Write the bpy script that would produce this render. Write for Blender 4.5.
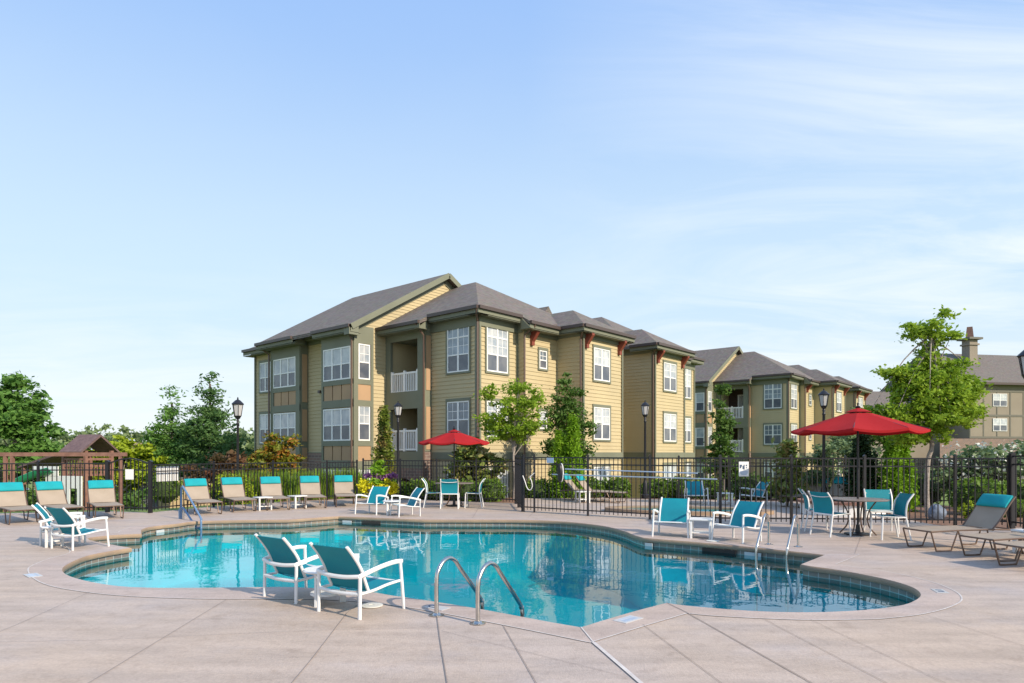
import bpy, math, random
import numpy as np
from mathutils import Vector, Matrix
from mathutils.geometry import tessellate_polygon
for _o in list(bpy.data.objects): bpy.data.objects.remove(_o)
SC = bpy.context.scene
R = math.radians; PI = math.pi
random.seed(7); rng = np.random.default_rng(7)
# ---------------------------------------------------------------- camera, sky, sun, exposure
cam = bpy.data.cameras.new('camera'); camo = bpy.data.objects.new('camera', cam)
SC.collection.objects.link(camo); SC.camera = camo
cam.sensor_width = 36; cam.lens = 36*667/1024; cam.shift_y = 111.5/1024
cam.clip_start = .05; cam.clip_end = 3000
camo.location = (0, 0, 1.65); camo.rotation_euler = (R(90), 0, 0)
SC.view_settings.view_transform = 'Standard'; SC.view_settings.look = 'None'
SC.view_settings.exposure = 0.95; SC.view_settings.gamma = 1
SUN_EL, SUN_AZ = R(31), R(131.5)
sd = bpy.data.lights.new('sun', 'SUN'); sd.energy = 2.85; sd.angle = R(.6); sd.color = (1, .86, .69)
so = bpy.data.objects.new('sun', sd); SC.collection.objects.link(so)
sv = Vector((math.sin(SUN_AZ)*math.cos(SUN_EL), math.cos(SUN_AZ)*math.cos(SUN_EL), math.sin(SUN_EL)))
so.rotation_euler = sv.to_track_quat('Z', 'Y').to_euler(); so.location = (20, -15, 20)
W = bpy.data.worlds.new('World'); SC.world = W; W.use_nodes = True
nt = W.node_tree; nt.nodes.clear()
def N(t, **k):
    n = nt.nodes.new(t)
    for a, b in k.items(): setattr(n, a, b)
    return n
L = lambda a, b: nt.links.new(a, b)
sky = N('ShaderNodeTexSky', sky_type='NISHITA', sun_disc=False)
sky.sun_elevation = SUN_EL; sky.sun_rotation = SUN_AZ; sky.air_density = 1.0; sky.dust_density = .7; sky.ozone_density = 2.2
tc = N('ShaderNodeTexCoord'); sep = N('ShaderNodeSeparateXYZ'); L(tc.outputs['Generated'], sep.inputs[0])
# cloud layer: project the view direction on a high flat layer
mz = N('ShaderNodeMath', operation='MAXIMUM'); L(sep.outputs['Z'], mz.inputs[0]); mz.inputs[1].default_value = .03
az = N('ShaderNodeMath', operation='ADD'); L(mz.outputs[0], az.inputs[0]); az.inputs[1].default_value = .10
dx = N('ShaderNodeMath', operation='DIVIDE'); L(sep.outputs['X'], dx.inputs[0]); L(az.outputs[0], dx.inputs[1])
dy = N('ShaderNodeMath', operation='DIVIDE'); L(sep.outputs['Y'], dy.inputs[0]); L(az.outputs[0], dy.inputs[1])
cmb = N('ShaderNodeCombineXYZ'); L(dx.outputs[0], cmb.inputs[0]); L(dy.outputs[0], cmb.inputs[1])
mp = N('ShaderNodeMapping'); mp.inputs['Rotation'].default_value = (0, 0, R(-28)); mp.inputs['Scale'].default_value = (.62, 1.25, 1); mp.inputs['Location'].default_value = (1.3, .4, 0)
L(cmb.outputs[0], mp.inputs[0])
nz = N('ShaderNodeTexNoise'); nz.inputs['Scale'].default_value = 1.25; nz.inputs['Detail'].default_value = 9; nz.inputs['Roughness'].default_value = .62; nz.inputs['Distortion'].default_value = .9
L(mp.outputs[0], nz.inputs[0])
cr = N('ShaderNodeValToRGB'); cr.color_ramp.elements[0].position = .40; cr.color_ramp.elements[1].position = .66
L(nz.outputs['Fac'], cr.inputs[0])
# more cloud towards the right (east)
mr = N('ShaderNodeMapRange'); mr.inputs['From Min'].default_value = .02; mr.inputs['From Max'].default_value = .5
mr.inputs['To Min'].default_value = .03; mr.inputs['To Max'].default_value = 1.0; L(sep.outputs['X'], mr.inputs['Value'])
lo = N('ShaderNodeMapRange'); lo.inputs['From Min'].default_value = .06; lo.inputs['From Max'].default_value = .27; lo.inputs['To Min'].default_value = .75; lo.inputs['To Max'].default_value = 0; L(sep.outputs['Z'], lo.inputs['Value'])
ma = N('ShaderNodeMath', operation='ADD', use_clamp=True); L(mr.outputs[0], ma.inputs[0]); L(lo.outputs[0], ma.inputs[1])
mm = N('ShaderNodeMath', operation='MULTIPLY'); L(cr.outputs[0], mm.inputs[0]); L(ma.outputs[0], mm.inputs[1])
m2 = N('ShaderNodeMath', operation='MULTIPLY'); L(mm.outputs[0], m2.inputs[0]); m2.inputs[1].default_value = .72
# thin high veil brightening the low sky
vr = N('ShaderNodeMapRange'); vr.inputs['From Min'].default_value = 0; vr.inputs['From Max'].default_value = .75
vr.inputs['To Min'].default_value = .92; vr.inputs['To Max'].default_value = .9; L(sep.outputs['Z'], vr.inputs['Value'])
vc = N('ShaderNodeValToRGB'); vc.color_ramp.interpolation = 'EASE'; L(sep.outputs['Z'], vc.inputs[0])
vc.color_ramp.elements[0].position = .0; vc.color_ramp.elements[0].color = (.425, .455, .475, 1); vc.color_ramp.elements[1].position = .62; vc.color_ramp.elements[1].color = (.168, .275, .480, 1)
e_ = vc.color_ramp.elements.new(.22); e_.color = (.315, .405, .485, 1)
vs_ = N('ShaderNodeVectorMath', operation='SCALE'); L(vc.outputs[0], vs_.inputs[0]); vs_.inputs['Scale'].default_value = 9.9
mixv = N('ShaderNodeMix', data_type='RGBA'); L(vr.outputs[0], mixv.inputs['Factor']); L(sky.outputs[0], mixv.inputs[6]); L(vs_.outputs[0], mixv.inputs[7])
mix = N('ShaderNodeMix', data_type='RGBA'); L(m2.outputs[0], mix.inputs['Factor']); L(mixv.outputs[2], mix.inputs[6]); mix.inputs[7].default_value = (4.6, 4.9, 5.1, 1)
bg = N('ShaderNodeBackground'); bg.inputs['Strength'].default_value = .110
L(mix.outputs[2], bg.inputs[0]); out = N('ShaderNodeOutputWorld'); L(bg.outputs[0], out.inputs[0])
SC.cycles.max_bounces = 8; SC.cycles.transparent_max_bounces = 24; SC.cycles.diffuse_bounces = 3
SC.cycles.use_denoising = True; SC.cycles.caustics_reflective = False; SC.cycles.caustics_refractive = False

# ---------------------------------------------------------------- materials
def mat(name, col, rough=.6, metal=0, spec=.5, noise=None, bump=None, coat=0, trans=0, coords='Object'):
    m = bpy.data.materials.new(name); m.use_nodes = True; n = m.node_tree; b = n.nodes['Principled BSDF']
    b.inputs['Base Color'].default_value = (*col, 1); b.inputs['Roughness'].default_value = rough
    b.inputs['Metallic'].default_value = metal; b.inputs['Specular IOR Level'].default_value = spec
    if coat: b.inputs['Coat Weight'].default_value = coat; b.inputs['Coat Roughness'].default_value = .1
    tcn = n.nodes.new('ShaderNodeTexCoord')
    if noise:      # (scale, colour2, detail[, lo, hi])
        t = n.nodes.new('ShaderNodeTexNoise'); t.inputs['Scale'].default_value = noise[0]; t.inputs['Detail'].default_value = noise[2]
        n.links.new(tcn.outputs[coords], t.inputs[0])
        r = n.nodes.new('ShaderNodeValToRGB'); r.color_ramp.elements[0].position = noise[3] if len(noise) > 3 else .35
        r.color_ramp.elements[1].position = noise[4] if len(noise) > 4 else .65
        r.color_ramp.elements[0].color = (*col, 1); r.color_ramp.elements[1].color = (*noise[1], 1)
        n.links.new(t.outputs['Fac'], r.inputs[0]); n.links.new(r.outputs[0], b.inputs['Base Color'])
    if bump:       # (scale, strength)
        t2 = n.nodes.new('ShaderNodeTexNoise'); t2.inputs['Scale'].default_value = bump[0]; t2.inputs['Detail'].default_value = 4
        n.links.new(tcn.outputs[coords], t2.inputs[0])
        bn = n.nodes.new('ShaderNodeBump'); bn.inputs['Strength'].default_value = bump[1]; bn.inputs['Distance'].default_value = .02
        n.links.new(t2.outputs['Fac'], bn.inputs['Height']); n.links.new(bn.outputs[0], b.inputs['Normal'])
    if trans:
        o = n.nodes['Material Output']; tr = n.nodes.new('ShaderNodeBsdfTranslucent')
        mx = n.nodes.new('ShaderNodeMixShader'); mx.inputs[0].default_value = trans
        src = b.inputs['Base Color']
        if src.links: n.links.new(src.links[0].from_socket, tr.inputs[0])
        else: tr.inputs[0].default_value = (*col, 1)
        n.links.new(b.outputs[0], mx.inputs[1]); n.links.new(tr.outputs[0], mx.inputs[2]); n.links.new(mx.outputs[0], o.inputs[0])
    return m
M = {}
M['white'] = mat('white_powder_coat', (.80, .80, .79), .35, noise=(6, (.72, .72, .70), 3), bump=(60, .05))
M['teal'] = mat('teal_sling', (.0, .26, .34), .65, noise=(3, (.0, .30, .37), 3), bump=(300, .25), trans=.22)
M['pillow'] = mat('turquoise_canvas', (.0, .27, .31), .8, noise=(4, (.0, .31, .35), 3), bump=(120, .3))
M['tan'] = mat('tan_sling', (.41, .34, .265), .75, noise=(3, (.365, .30, .23), 3), bump=(260, .25), trans=.12)
M['bronze'] = mat('bronze_frame', (.16, .105, .075), .4, .3)
M['iron'] = mat('black_iron', (.018, .018, .022), .38, .2)
M['steel'] = mat('stainless', (.62, .60, .57), .22, 1.0, noise=(8, (.52, .50, .47), 3))
M['bluerail'] = mat('blue_vinyl_rail', (.13, .22, .36), .35)
M['red'] = mat('red_canvas', (.36, .013, .016), .85, spec=.2, noise=(1.2, (.42, .02, .022), 5), bump=(150, .15), trans=.15)
M['siding'] = mat('yellow_siding', (.50, .415, .24), .65, noise=(.7, (.45, .375, .22), 4))
M['trim'] = mat('sage_trim', (.18, .19, .135), .6, noise=(1, (.16, .17, .12), 3))
M['panel'] = mat('ochre_panel', (.44, .285, .16), .65, noise=(1.2, (.40, .26, .15), 3))
M['gutter'] = mat('brown_gutter', (.075, .055, .048), .4)
M['spout'] = mat('brown_downspout', (.13, .085, .065), .45)
M['bracket'] = mat('rust_bracket', (.22, .05, .03), .6)
M['vinyl'] = mat('white_vinyl', (.82, .82, .80), .4)
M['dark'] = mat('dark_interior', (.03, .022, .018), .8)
M['blind'] = mat('blind_behind_glass', (.30, .35, .40), .08, spec=.8, noise=(2.2, (.50, .52, .53), 2))
for _i,_c in enumerate(((.22,.26,.30),(.38,.42,.45),(.12,.15,.18))): M['blind%d'%_i] = mat('blind_behind_glass', _c, .08, spec=.8, noise=(2.2, tuple(min(.6,k*1.5) for k in _c), 2))
M['screen'] = mat('insect_screen', (.085, .10, .13), .25, spec=.7, noise=(1.6, (.16, .17, .19), 2))
M['balconyshade'] = mat('balcony_shade_brown', (.09, .055, .04), .85, noise=(6, (.06, .04, .03), 4))
M['door'] = mat('balcony_door_glass', (.20, .25, .27), .15, spec=.7)
M['lampglass'] = mat('frosted_lamp_glass', (.62, .62, .62), .3, trans=.3)
M['table'] = mat('table_top_grey', (.22, .19, .17), .35)
M['boulder'] = mat('blue_grey_stone', (.09, .12, .17), .8, noise=(9, (.17, .21, .28), 5), bump=(20, .6))
M['bark'] = mat('grey_bark', (.24, .20, .17), .9, noise=(14, (.36, .32, .28), 5), bump=(30, .8))
M['barkdark'] = mat('dark_bark', (.10, .075, .055), .9, noise=(14, (.15, .12, .09), 5), bump=(30, .8))
M['cedar'] = mat('reddish_cedar', (.20, .10, .075), .75, noise=(5, (.27, .14, .105), 4))
M['playroof'] = mat('playset_shingles', (.12, .075, .075), .8, noise=(6, (.17, .11, .105), 4), bump=(9,.4))
M['polegrey'] = mat('anodised_pole', (.40, .47, .54), .35, .3)
M['slide'] = mat('green_slide', (.03, .30, .17), .35)
M['board'] = mat('white_board', (.78, .78, .76), .5)
M['carpaint'] = mat('navy_car_paint', (.03, .045, .09), .25, .3, coat=1)
M['silverpaint'] = mat('silver_car_paint', (.35, .38, .42), .25, .5, coat=1)
M['glass'] = mat('dark_glass', (.05, .07, .09), .05, spec=1)
M['rubber'] = mat('rubber', (.02, .02, .02), .8)
M['mulch'] = mat('pine_mulch', (.16, .085, .055), .95, noise=(22, (.26, .15, .10), 6), bump=(40, 1))
M['grass'] = mat('lawn', (.13, .20, .035), .9, noise=(1.3, (.20, .26, .06), 8), bump=(30, 1))
M['asphalt'] = mat('asphalt', (.07, .075, .09), .85, noise=(3, (.10, .105, .12), 6))
M['beige'] = mat('beige_panel_wall', (.26, .225, .175), .8, noise=(.5, (.235, .20, .155), 4))
M['beigetrim'] = mat('grey_olive_batten', (.13, .125, .10), .7)
M['garage'] = mat('cream_wall', (.56, .42, .24), .8)
M['fencewood'] = mat('grey_wood_panel', (.17, .18, .18), .8)
M['petalY'] = mat('yellow_petals', (.72, .68, .02), .7, trans=.3)
M['petalP'] = mat('purple_petals', (.28, .11, .28), .7, trans=.3)
M['petalW'] = mat('white_petals', (.78, .80, .72), .7, trans=.3)
M['pot'] = mat('grey_pot', (.10, .11, .13), .5)
M['skim'] = mat('skimmer_lid', (.66, .65, .60), .5)
M['caulk'] = mat('white_caulk', (.66, .62, .58), .7, noise=(6, (.54, .49, .46), 5), coords='Object')
M['seam'] = mat('dark_joint', (.25, .21, .19), .9)
M['plate'] = mat('marker_tile', (.52, .52, .52), .35)
M['ink'] = mat('marker_ink', (.05, .09, .16), .5)
M['inkpale'] = mat('pale_blue_ink', (.36, .46, .60), .5)
M['plaster'] = mat('pool_plaster', (.50, .86, .90), .6, noise=(.8, (.58, .90, .93), 4))

def leafmat(name, c1, c2, c3=None, tr=.35, sc=1.1):
    m = bpy.data.materials.new(name); m.use_nodes = True; n = m.node_tree; b = n.nodes['Principled BSDF']
    b.inputs['Roughness'].default_value = .5; b.inputs['Specular IOR Level'].default_value = .25
    t = n.nodes.new('ShaderNodeTexCoord'); nz_ = n.nodes.new('ShaderNodeTexNoise'); nz_.inputs['Scale'].default_value = sc; nz_.inputs['Detail'].default_value = 8; nz_.inputs['Roughness'].default_value = .75
    n.links.new(t.outputs['Object'], nz_.inputs[0])
    r = n.nodes.new('ShaderNodeValToRGB'); r.color_ramp.elements[0].position = .32; r.color_ramp.elements[1].position = .62
    r.color_ramp.elements[0].color = (*[k*1.12 for k in c1], 1); r.color_ramp.elements[1].color = (*[k*1.06 for k in c2], 1)
    if c3:
        r.color_ramp.elements[1].position = .50; e = r.color_ramp.elements.new(.60); e.color = (*c3, 1)
    n.links.new(nz_.outputs['Fac'], r.inputs[0]); n.links.new(r.outputs[0], b.inputs['Base Color'])
    tr_ = n.nodes.new('ShaderNodeBsdfTranslucent'); n.links.new(r.outputs[0], tr_.inputs[0])
    mx = n.nodes.new('ShaderNodeMixShader'); mx.inputs[0].default_value = tr
    n.links.new(b.outputs[0], mx.inputs[1]); n.links.new(tr_.outputs[0], mx.inputs[2]); n.links.new(mx.outputs[0], n.nodes['Material Output'].inputs[0])
    return m
LF = {
 'bright': leafmat('leaf_bright', (.15, .265, .022), (.31, .44, .042), tr=.42),
 'mid': leafmat('leaf_mid', (.05, .115, .022), (.12, .21, .04)),
 'deep': leafmat('leaf_deep', (.028, .075, .018), (.06, .13, .03)),
 'pine': leafmat('leaf_pine', (.055, .125, .04), (.12, .22, .065)),
 'maple': leafmat('leaf_maple', (.07, .17, .035), (.15, .29, .06)),
 'lime': leafmat('leaf_lime', (.20, .28, .015), (.36, .44, .03)),
 'hedge': leafmat('leaf_hedge', (.075, .15, .018), (.17, .28, .035)),
 'arbor': leafmat('leaf_arbor', (.09, .22, .01), (.25, .42, .025), sc=2.5),
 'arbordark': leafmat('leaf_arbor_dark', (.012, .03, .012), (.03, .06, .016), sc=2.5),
 'brown': leafmat('leaf_browning', (.07, .13, .02), (.17, .22, .03), (.30, .19, .08), sc=2.2),
 'red': leafmat('leaf_reddish', (.07, .07, .03), (.15, .10, .05), (.20, .09, .05)),
 'orange': leafmat('leaf_orange', (.10, .16, .02), (.20, .22, .025), (.50, .17, .04), sc=2.6),
 'magnolia': leafmat('leaf_magnolia', (.06, .10, .025), (.15, .20, .04), (.28, .20, .08), tr=.15, sc=3),
 'grassy': leafmat('leaf_grassy', (.09, .19, .02), (.26, .38, .045), sc=2),
 'grey': leafmat('leaf_greygreen', (.10, .16, .07), (.20, .28, .13)),
 'far': leafmat('leaf_far_hazed', (.14, .20, .09), (.24, .31, .14)),  # distance haze is mixed into this paler leaf colour
}
def siding_uv():   # concrete deck, water, tiles, roof: hand-made node trees
    # ---- deck
    m = bpy.data.materials.new('brushed_concrete'); m.use_nodes = True; n = m.node_tree; b = n.nodes['Principled BSDF']; l = n.links.new
    t = n.nodes.new('ShaderNodeTexCoord')
    def noise(s, d, sx=1, sy=1, ro=0):
        mpn = n.nodes.new('ShaderNodeMapping'); mpn.inputs['Scale'].default_value = (sx, sy, 1); mpn.inputs['Rotation'].default_value = (0, 0, ro); l(t.outputs['Object'], mpn.inputs[0])
        k = n.nodes.new('ShaderNodeTexNoise'); k.inputs['Scale'].default_value = s; k.inputs['Detail'].default_value = d; k.inputs['Roughness'].default_value = .6; l(mpn.outputs[0], k.inputs[0]); return k.outputs['Fac']
    def ramp(f, p0, c0, p1, c1):
        r = n.nodes.new('ShaderNodeValToRGB'); r.color_ramp.elements[0].position = p0; r.color_ramp.elements[1].position = p1
        r.color_ramp.elements[0].color = (*c0, 1); r.color_ramp.elements[1].color = (*c1, 1); l(f, r.inputs[0]); return r.outputs[0]
    def mixc(f, a, c, mode='MIX'):
        x = n.nodes.new('ShaderNodeMix'); x.data_type = 'RGBA'; x.blend_type = mode
        if isinstance(f, float): x.inputs[0].default_value = f
        else: l(f, x.inputs[0])
        l(a, x.inputs[6]); l(c, x.inputs[7]); return x.outputs[2]
    base = ramp(noise(.28, 6), .40, (.545, .42, .305), .60, (.475, .40, .35))
    cool = ramp(noise(.55, 8, 1, 1.6, .4), .50, (.48, .395, .34), .68, (.41, .375, .385))
    c = mixc(.5, base, cool)
    st = ramp(noise(1.6, 10, .5, 2.2, .2), .36, (.86, .85, .84), .62, (1.06, 1.05, 1.04))
    c = mixc(1.0, c, st, 'MULTIPLY')
    fine = ramp(noise(38, 4, 1, 1), .35, (.90, .90, .90), .65, (1.06, 1.06, 1.06))
    c = mixc(1.0, c, fine, 'MULTIPLY')
    spk = ramp(noise(9, 7, 1, 1), .32, (.89, .88, .88), .5, (1, 1, 1))
    c = mixc(1.0, c, ramp(noise(2.6, 9, 1, 1), .30, (.84, .82, .80), .42, (1, 1, 1)), 'MULTIPLY')
    c = mixc(1.0, c, spk, 'MULTIPLY')
    l(c, b.inputs['Base Color']); b.inputs['Roughness'].default_value = .62
    bp = n.nodes.new('ShaderNodeBump'); bp.inputs['Strength'].default_value = .35; bp.inputs['Distance'].default_value = .01
    l(noise(70, 5, 1, .35), bp.inputs['Height']); l(bp.outputs[0], b.inputs['Normal']); M['deck'] = m
    m2_ = m.copy(); m2_.name = 'coping_concrete'; M['coping'] = m2_
    for nd in m2_.node_tree.nodes:
        if nd.type == 'VALTORGB' and abs(nd.color_ramp.elements[0].color[0]-.545) < .002:
            nd.color_ramp.elements[0].color = (.54, .41, .33, 1); nd.color_ramp.elements[1].color = (.50, .405, .36, 1)
    M['lip'] = mat('coping_lip_shaded', (.36, .25, .16), .7, noise=(3, (.28, .20, .14), 6), bump=(40, .4))  # coping concrete browned darker; shade of the upright edge is in the colour
    # ---- roof shingles
    m = bpy.data.materials.new('asphalt_shingles'); m.use_nodes = True; n = m.node_tree; b = n.nodes['Principled BSDF']; l = n.links.new
    t = n.nodes.new('ShaderNodeTexCoord'); k = n.nodes.new('ShaderNodeTexNoise'); k.inputs['Scale'].default_value = 5; k.inputs['Detail'].default_value = 6; l(t.outputs['Object'], k.inputs[0])
    k2 = n.nodes.new('ShaderNodeTexVoronoi'); k2.inputs['Scale'].default_value = 4.5; mpn = n.nodes.new('ShaderNodeMapping'); mpn.inputs['Scale'].default_value = (1, 1, 3.2); l(t.outputs['Object'], mpn.inputs[0]); l(mpn.outputs[0], k2.inputs[0])
    r = n.nodes.new('ShaderNodeValToRGB'); r.color_ramp.elements[0].color = (.125, .108, .095, 1); r.color_ramp.elements[1].color = (.195, .17, .15, 1); r.color_ramp.elements[0].position = .3; r.color_ramp.elements[1].position = .7
    l(k.outputs['Fac'], r.inputs[0])
    x = n.nodes.new('ShaderNodeMix'); x.data_type = 'RGBA'; x.blend_type = 'MULTIPLY'; x.inputs[0].default_value = .16; l(r.outputs[0], x.inputs[6]); l(k2.outputs['Color'], x.inputs[7])
    l(x.outputs[2], b.inputs['Base Color']); b.inputs['Roughness'].default_value = .85
    w = n.nodes.new('ShaderNodeTexWave'); w.bands_direction = 'Z'; w.inputs['Scale'].default_value = 3.6; w.inputs['Distortion'].default_value = .3; l(t.outputs['Object'], w.inputs[0])
    bp = n.nodes.new('ShaderNodeBump'); bp.inputs['Strength'].default_value = .5; bp.inputs['Distance'].default_value = .03; l(w.outputs['Fac'], bp.inputs['Height']); l(bp.outputs[0], b.inputs['Normal']); M['roof'] = m
    # ---- bricks / tiles on UV
    def brick(name, c1, c2, mortar, bw, rh, ms, rough, offset=.5, coords='UV'):
        m = bpy.data.materials.new(name); m.use_nodes = True; n = m.node_tree; b = n.nodes['Principled BSDF']; l = n.links.new
        t = n.nodes.new('ShaderNodeTexCoord'); k = n.nodes.new('ShaderNodeTexBrick'); k.offset = offset
        k.inputs['Color1'].default_value = (*c1, 1); k.inputs['Color2'].default_value = (*c2, 1); k.inputs['Mortar'].default_value = (*mortar, 1)
        k.inputs['Scale'].default_value = 1; k.inputs['Brick Width'].default_value = bw; k.inputs['Row Height'].default_value = rh; k.inputs['Mortar Size'].default_value = ms
        l(t.outputs[coords], k.inputs[0]); l(k.outputs[0], b.inputs['Base Color']); b.inputs['Roughness'].default_value = rough
        return m
    M['tile'] = brick('waterline_tile', (.16, .145, .14), (.27, .20, .15), (.34, .33, .31), .155, .155, .008, .25, 0)
    M['stone'] = brick('stacked_stone', (.24, .15, .12), (.15, .11, .10), (.28, .24, .20), .30, .13, .012, .9)
    # ---- water
    m = bpy.data.materials.new('pool_water'); m.use_nodes = True; n = m.node_tree; n.nodes.clear(); l = n.links.new
    o = n.nodes.new('ShaderNodeOutputMaterial'); tr = n.nodes.new('ShaderNodeBsdfTransparent'); tr.inputs[0].default_value = (.035, .59, .655, 1)
    gl = n.nodes.new('ShaderNodeBsdfGlossy'); gl.inputs['Roughness'].default_value = .015; gl.inputs[0].default_value = (1, 1, 1, 1)
    fr = n.nodes.new('ShaderNodeFresnel'); ge = n.nodes.new('ShaderNodeNewGeometry'); io = n.nodes.new('ShaderNodeMix'); io.inputs[2].default_value = 1.33; io.inputs[3].default_value = 1/1.33; l(ge.outputs['Backfacing'], io.inputs[0]); l(io.outputs[0], fr.inputs[0]); mx = n.nodes.new('ShaderNodeMixShader')
    t = n.nodes.new('ShaderNodeTexCoord')
    a1 = n.nodes.new('ShaderNodeTexNoise'); a1.inputs['Scale'].default_value = 1.7; a1.inputs['Detail'].default_value = 3; a1.inputs['Distortion'].default_value = .5; l(t.outputs['Object'], a1.inputs[0])
    a2 = n.nodes.new('ShaderNodeTexNoise'); a2.inputs['Scale'].default_value = 9; a2.inputs['Detail'].default_value = 2; l(t.outputs['Object'], a2.inputs[0])
    ad = n.nodes.new('ShaderNodeMath'); ad.operation = 'MULTIPLY_ADD'; l(a2.outputs['Fac'], ad.inputs[0]); ad.inputs[1].default_value = .10; l(a1.outputs['Fac'], ad.inputs[2])
    bp = n.nodes.new('ShaderNodeBump'); bp.inputs['Strength'].default_value = 1; bp.inputs['Distance'].default_value = .0035; l(ad.outputs[0], bp.inputs['Height'])
    l(bp.outputs[0], gl.inputs['Normal']); l(bp.outputs[0], fr.inputs['Normal'])
    l(fr.outputs[0], mx.inputs[0]); l(tr.outputs[0], mx.inputs[1]); l(gl.outputs[0], mx.inputs[2]); l(mx.outputs[0], o.inputs[0]); M['water'] = m
siding_uv()

# ---------------------------------------------------------------- mesh helpers
class MB:
    def __init__(s): s.v = []; s.f = []; s.uv = None
    def add(s, vs, fs):
        o = len(s.v); s.v += [tuple(p) for p in vs]; s.f += [tuple(o+i for i in f) for f in fs]; return s
    def box(s, x0, x1, y0, y1, z0, z1):
        return s.add([(x0,y0,z0),(x1,y0,z0),(x1,y1,z0),(x0,y1,z0),(x0,y0,z1),(x1,y0,z1),(x1,y1,z1),(x0,y1,z1)],
                     [(0,3,2,1),(4,5,6,7),(0,1,5,4),(1,2,6,5),(2,3,7,6),(3,0,4,7)])
    def obox(s, p, q, w, h, up=(0,0,1)):         # box bar from p to q, w wide, h high
        p = Vector(p); q = Vector(q); d = (q-p).normalized(); u = Vector(up)
        x = d.cross(u)
        if x.length < 1e-4: x = d.cross(Vector((1,0,0)))
        x.normalize(); y = x.cross(d)
        vs = [c + x*(sx*w/2) + y*(sy*h/2) for c in (p, q) for sx, sy in ((-1,-1),(1,-1),(1,1),(-1,1))]
        return s.add(vs, [(0,1,2,3),(7,6,5,4),(0,4,5,1),(1,5,6,2),(2,6,7,3),(3,7,4,0)])
    def sweep(s, pts, r, n=8, r2=None, close=False):
        pts = [Vector(p) for p in pts]; k = len(pts); rr = r if isinstance(r, (list, tuple)) else [r]*k
        x = None; o = len(s.v)
        for i, p in enumerate(pts):
            if close: d = pts[(i+1) % k]-pts[i-1]
            else: d = pts[min(i+1, k-1)]-pts[max(i-1, 0)]
            d.normalize()
            if x is None:
                x = d.cross(Vector((0,0,1)))
                if x.length < 1e-3: x = Vector((1,0,0))
            x = (x - d*x.dot(d)).normalized(); y = x.cross(d)
            for j in range(n):
                a = 2*PI*(j+.5)/n; s.v.append(tuple(p + x*(math.cos(a)*rr[i]) + y*(math.sin(a)*rr[i]*(r2/r if r2 and not isinstance(r,(list,tuple)) else 1))))
        for i in range(k if close else k-1):
            for j in range(n):
                A = o+i*n; B = o+((i+1) % k)*n; s.f.append((A+j, A+(j+1) % n, B+(j+1) % n, B+j))
        if not close: s.f.append(tuple(o+j for j in range(n))[::-1]); s.f.append(tuple(o+(k-1)*n+j for j in range(n)))
        return s
    def lathe(s, prof, c=(0,0,0), n=16):
        o = len(s.v); c = Vector(c)
        for r, z in prof:
            for j in range(n): a = 2*PI*j/n; s.v.append((c.x+r*math.cos(a), c.y+r*math.sin(a), c.z+z))
        for i in range(len(prof)-1):
            for j in range(n): s.f.append((o+i*n+j, o+i*n+(j+1) % n, o+(i+1)*n+(j+1) % n, o+(i+1)*n+j))
        if prof[0][0] > 1e-4: s.f.append(tuple(o+j for j in range(n))[::-1])
        if prof[-1][0] > 1e-4: s.f.append(tuple(o+(len(prof)-1)*n+j for j in range(n)))
        return s
    def prism(s, poly, axis, a0, a1):            # poly of 2D points extruded along axis
        def P(p, a):
            if axis == 'x': return (a, p[0], p[1])
            if axis == 'y': return (p[0], a, p[1])
            return (p[0], p[1], a)
        n = len(poly); vs = [P(p, a0) for p in poly]+[P(p, a1) for p in poly]
        return s.add(vs, [tuple(range(n))[::-1], tuple(range(n, 2*n))]+[(i, (i+1) % n, n+(i+1) % n, n+i) for i in range(n)])
    def sheet(s, rows, th=.006):                 # grid of points with thickness (downwards along -normal)
        m = len(rows); n = len(rows[0]); o = len(s.v)
        P = [[Vector(p) for p in r] for r in rows]
        nr = []
        for i in range(m):
            for j in range(n):
                a = P[min(i+1,m-1)][j]-P[max(i-1,0)][j]; b = P[i][min(j+1,n-1)]-P[i][max(j-1,0)]; c = a.cross(b)
                nr.append(c.normalized() if c.length > 1e-9 else Vector((0,0,1)))
        for i in range(m):
            for j in range(n): s.v.append(tuple(P[i][j]+nr[i*n+j]*th/2))
        for i in range(m):
            for j in range(n): s.v.append(tuple(P[i][j]-nr[i*n+j]*th/2))
        q = m*n
        for i in range(m-1):
            for j in range(n-1):
                a = o+i*n+j; s.f.append((a, a+n, a+n+1, a+1)); s.f.append((q+a, q+a+1, q+a+n+1, q+a+n))
        bd = [(0, j) for j in range(n)]+[(i, n-1) for i in range(1, m)]+[(m-1, j) for j in range(n-2, -1, -1)]+[(i, 0) for i in range(m-2, 0, -1)]
        for k in range(len(bd)):
            a = o+bd[k][0]*n+bd[k][1]; b_ = bd[(k+1) % len(bd)]; b_ = o+b_[0]*n+b_[1]; s.f.append((a, b_, q+b_, q+a))
        return s
    def build(s, name, m, parent=None, smooth=40, loc=None, rz=0, bevel=0):
        me = bpy.data.meshes.new(name); me.from_pydata(s.v, [], s.f)
        if s.uv is not None:
            ul = me.uv_layers.new(name='UVMap')
            for li, lp in enumerate(me.loops): ul.data[li].uv = s.uv[lp.vertex_index]
        me.materials.append(M[m] if isinstance(m, str) else m); me.update()
        if smooth:
            me.polygons.foreach_set('use_smooth', [True]*len(me.polygons)); me.set_sharp_from_angle(angle=R(smooth))
        o = bpy.data.objects.new(name, me); SC.collection.objects.link(o); o.parent = parent
        if loc is not None: o.location = loc
        o.rotation_euler.z = rz
        if bevel:
            md = o.modifiers.new('bevel', 'BEVEL'); md.width = bevel; md.segments = 2; md.limit_method = 'ANGLE'
        return o
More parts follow.
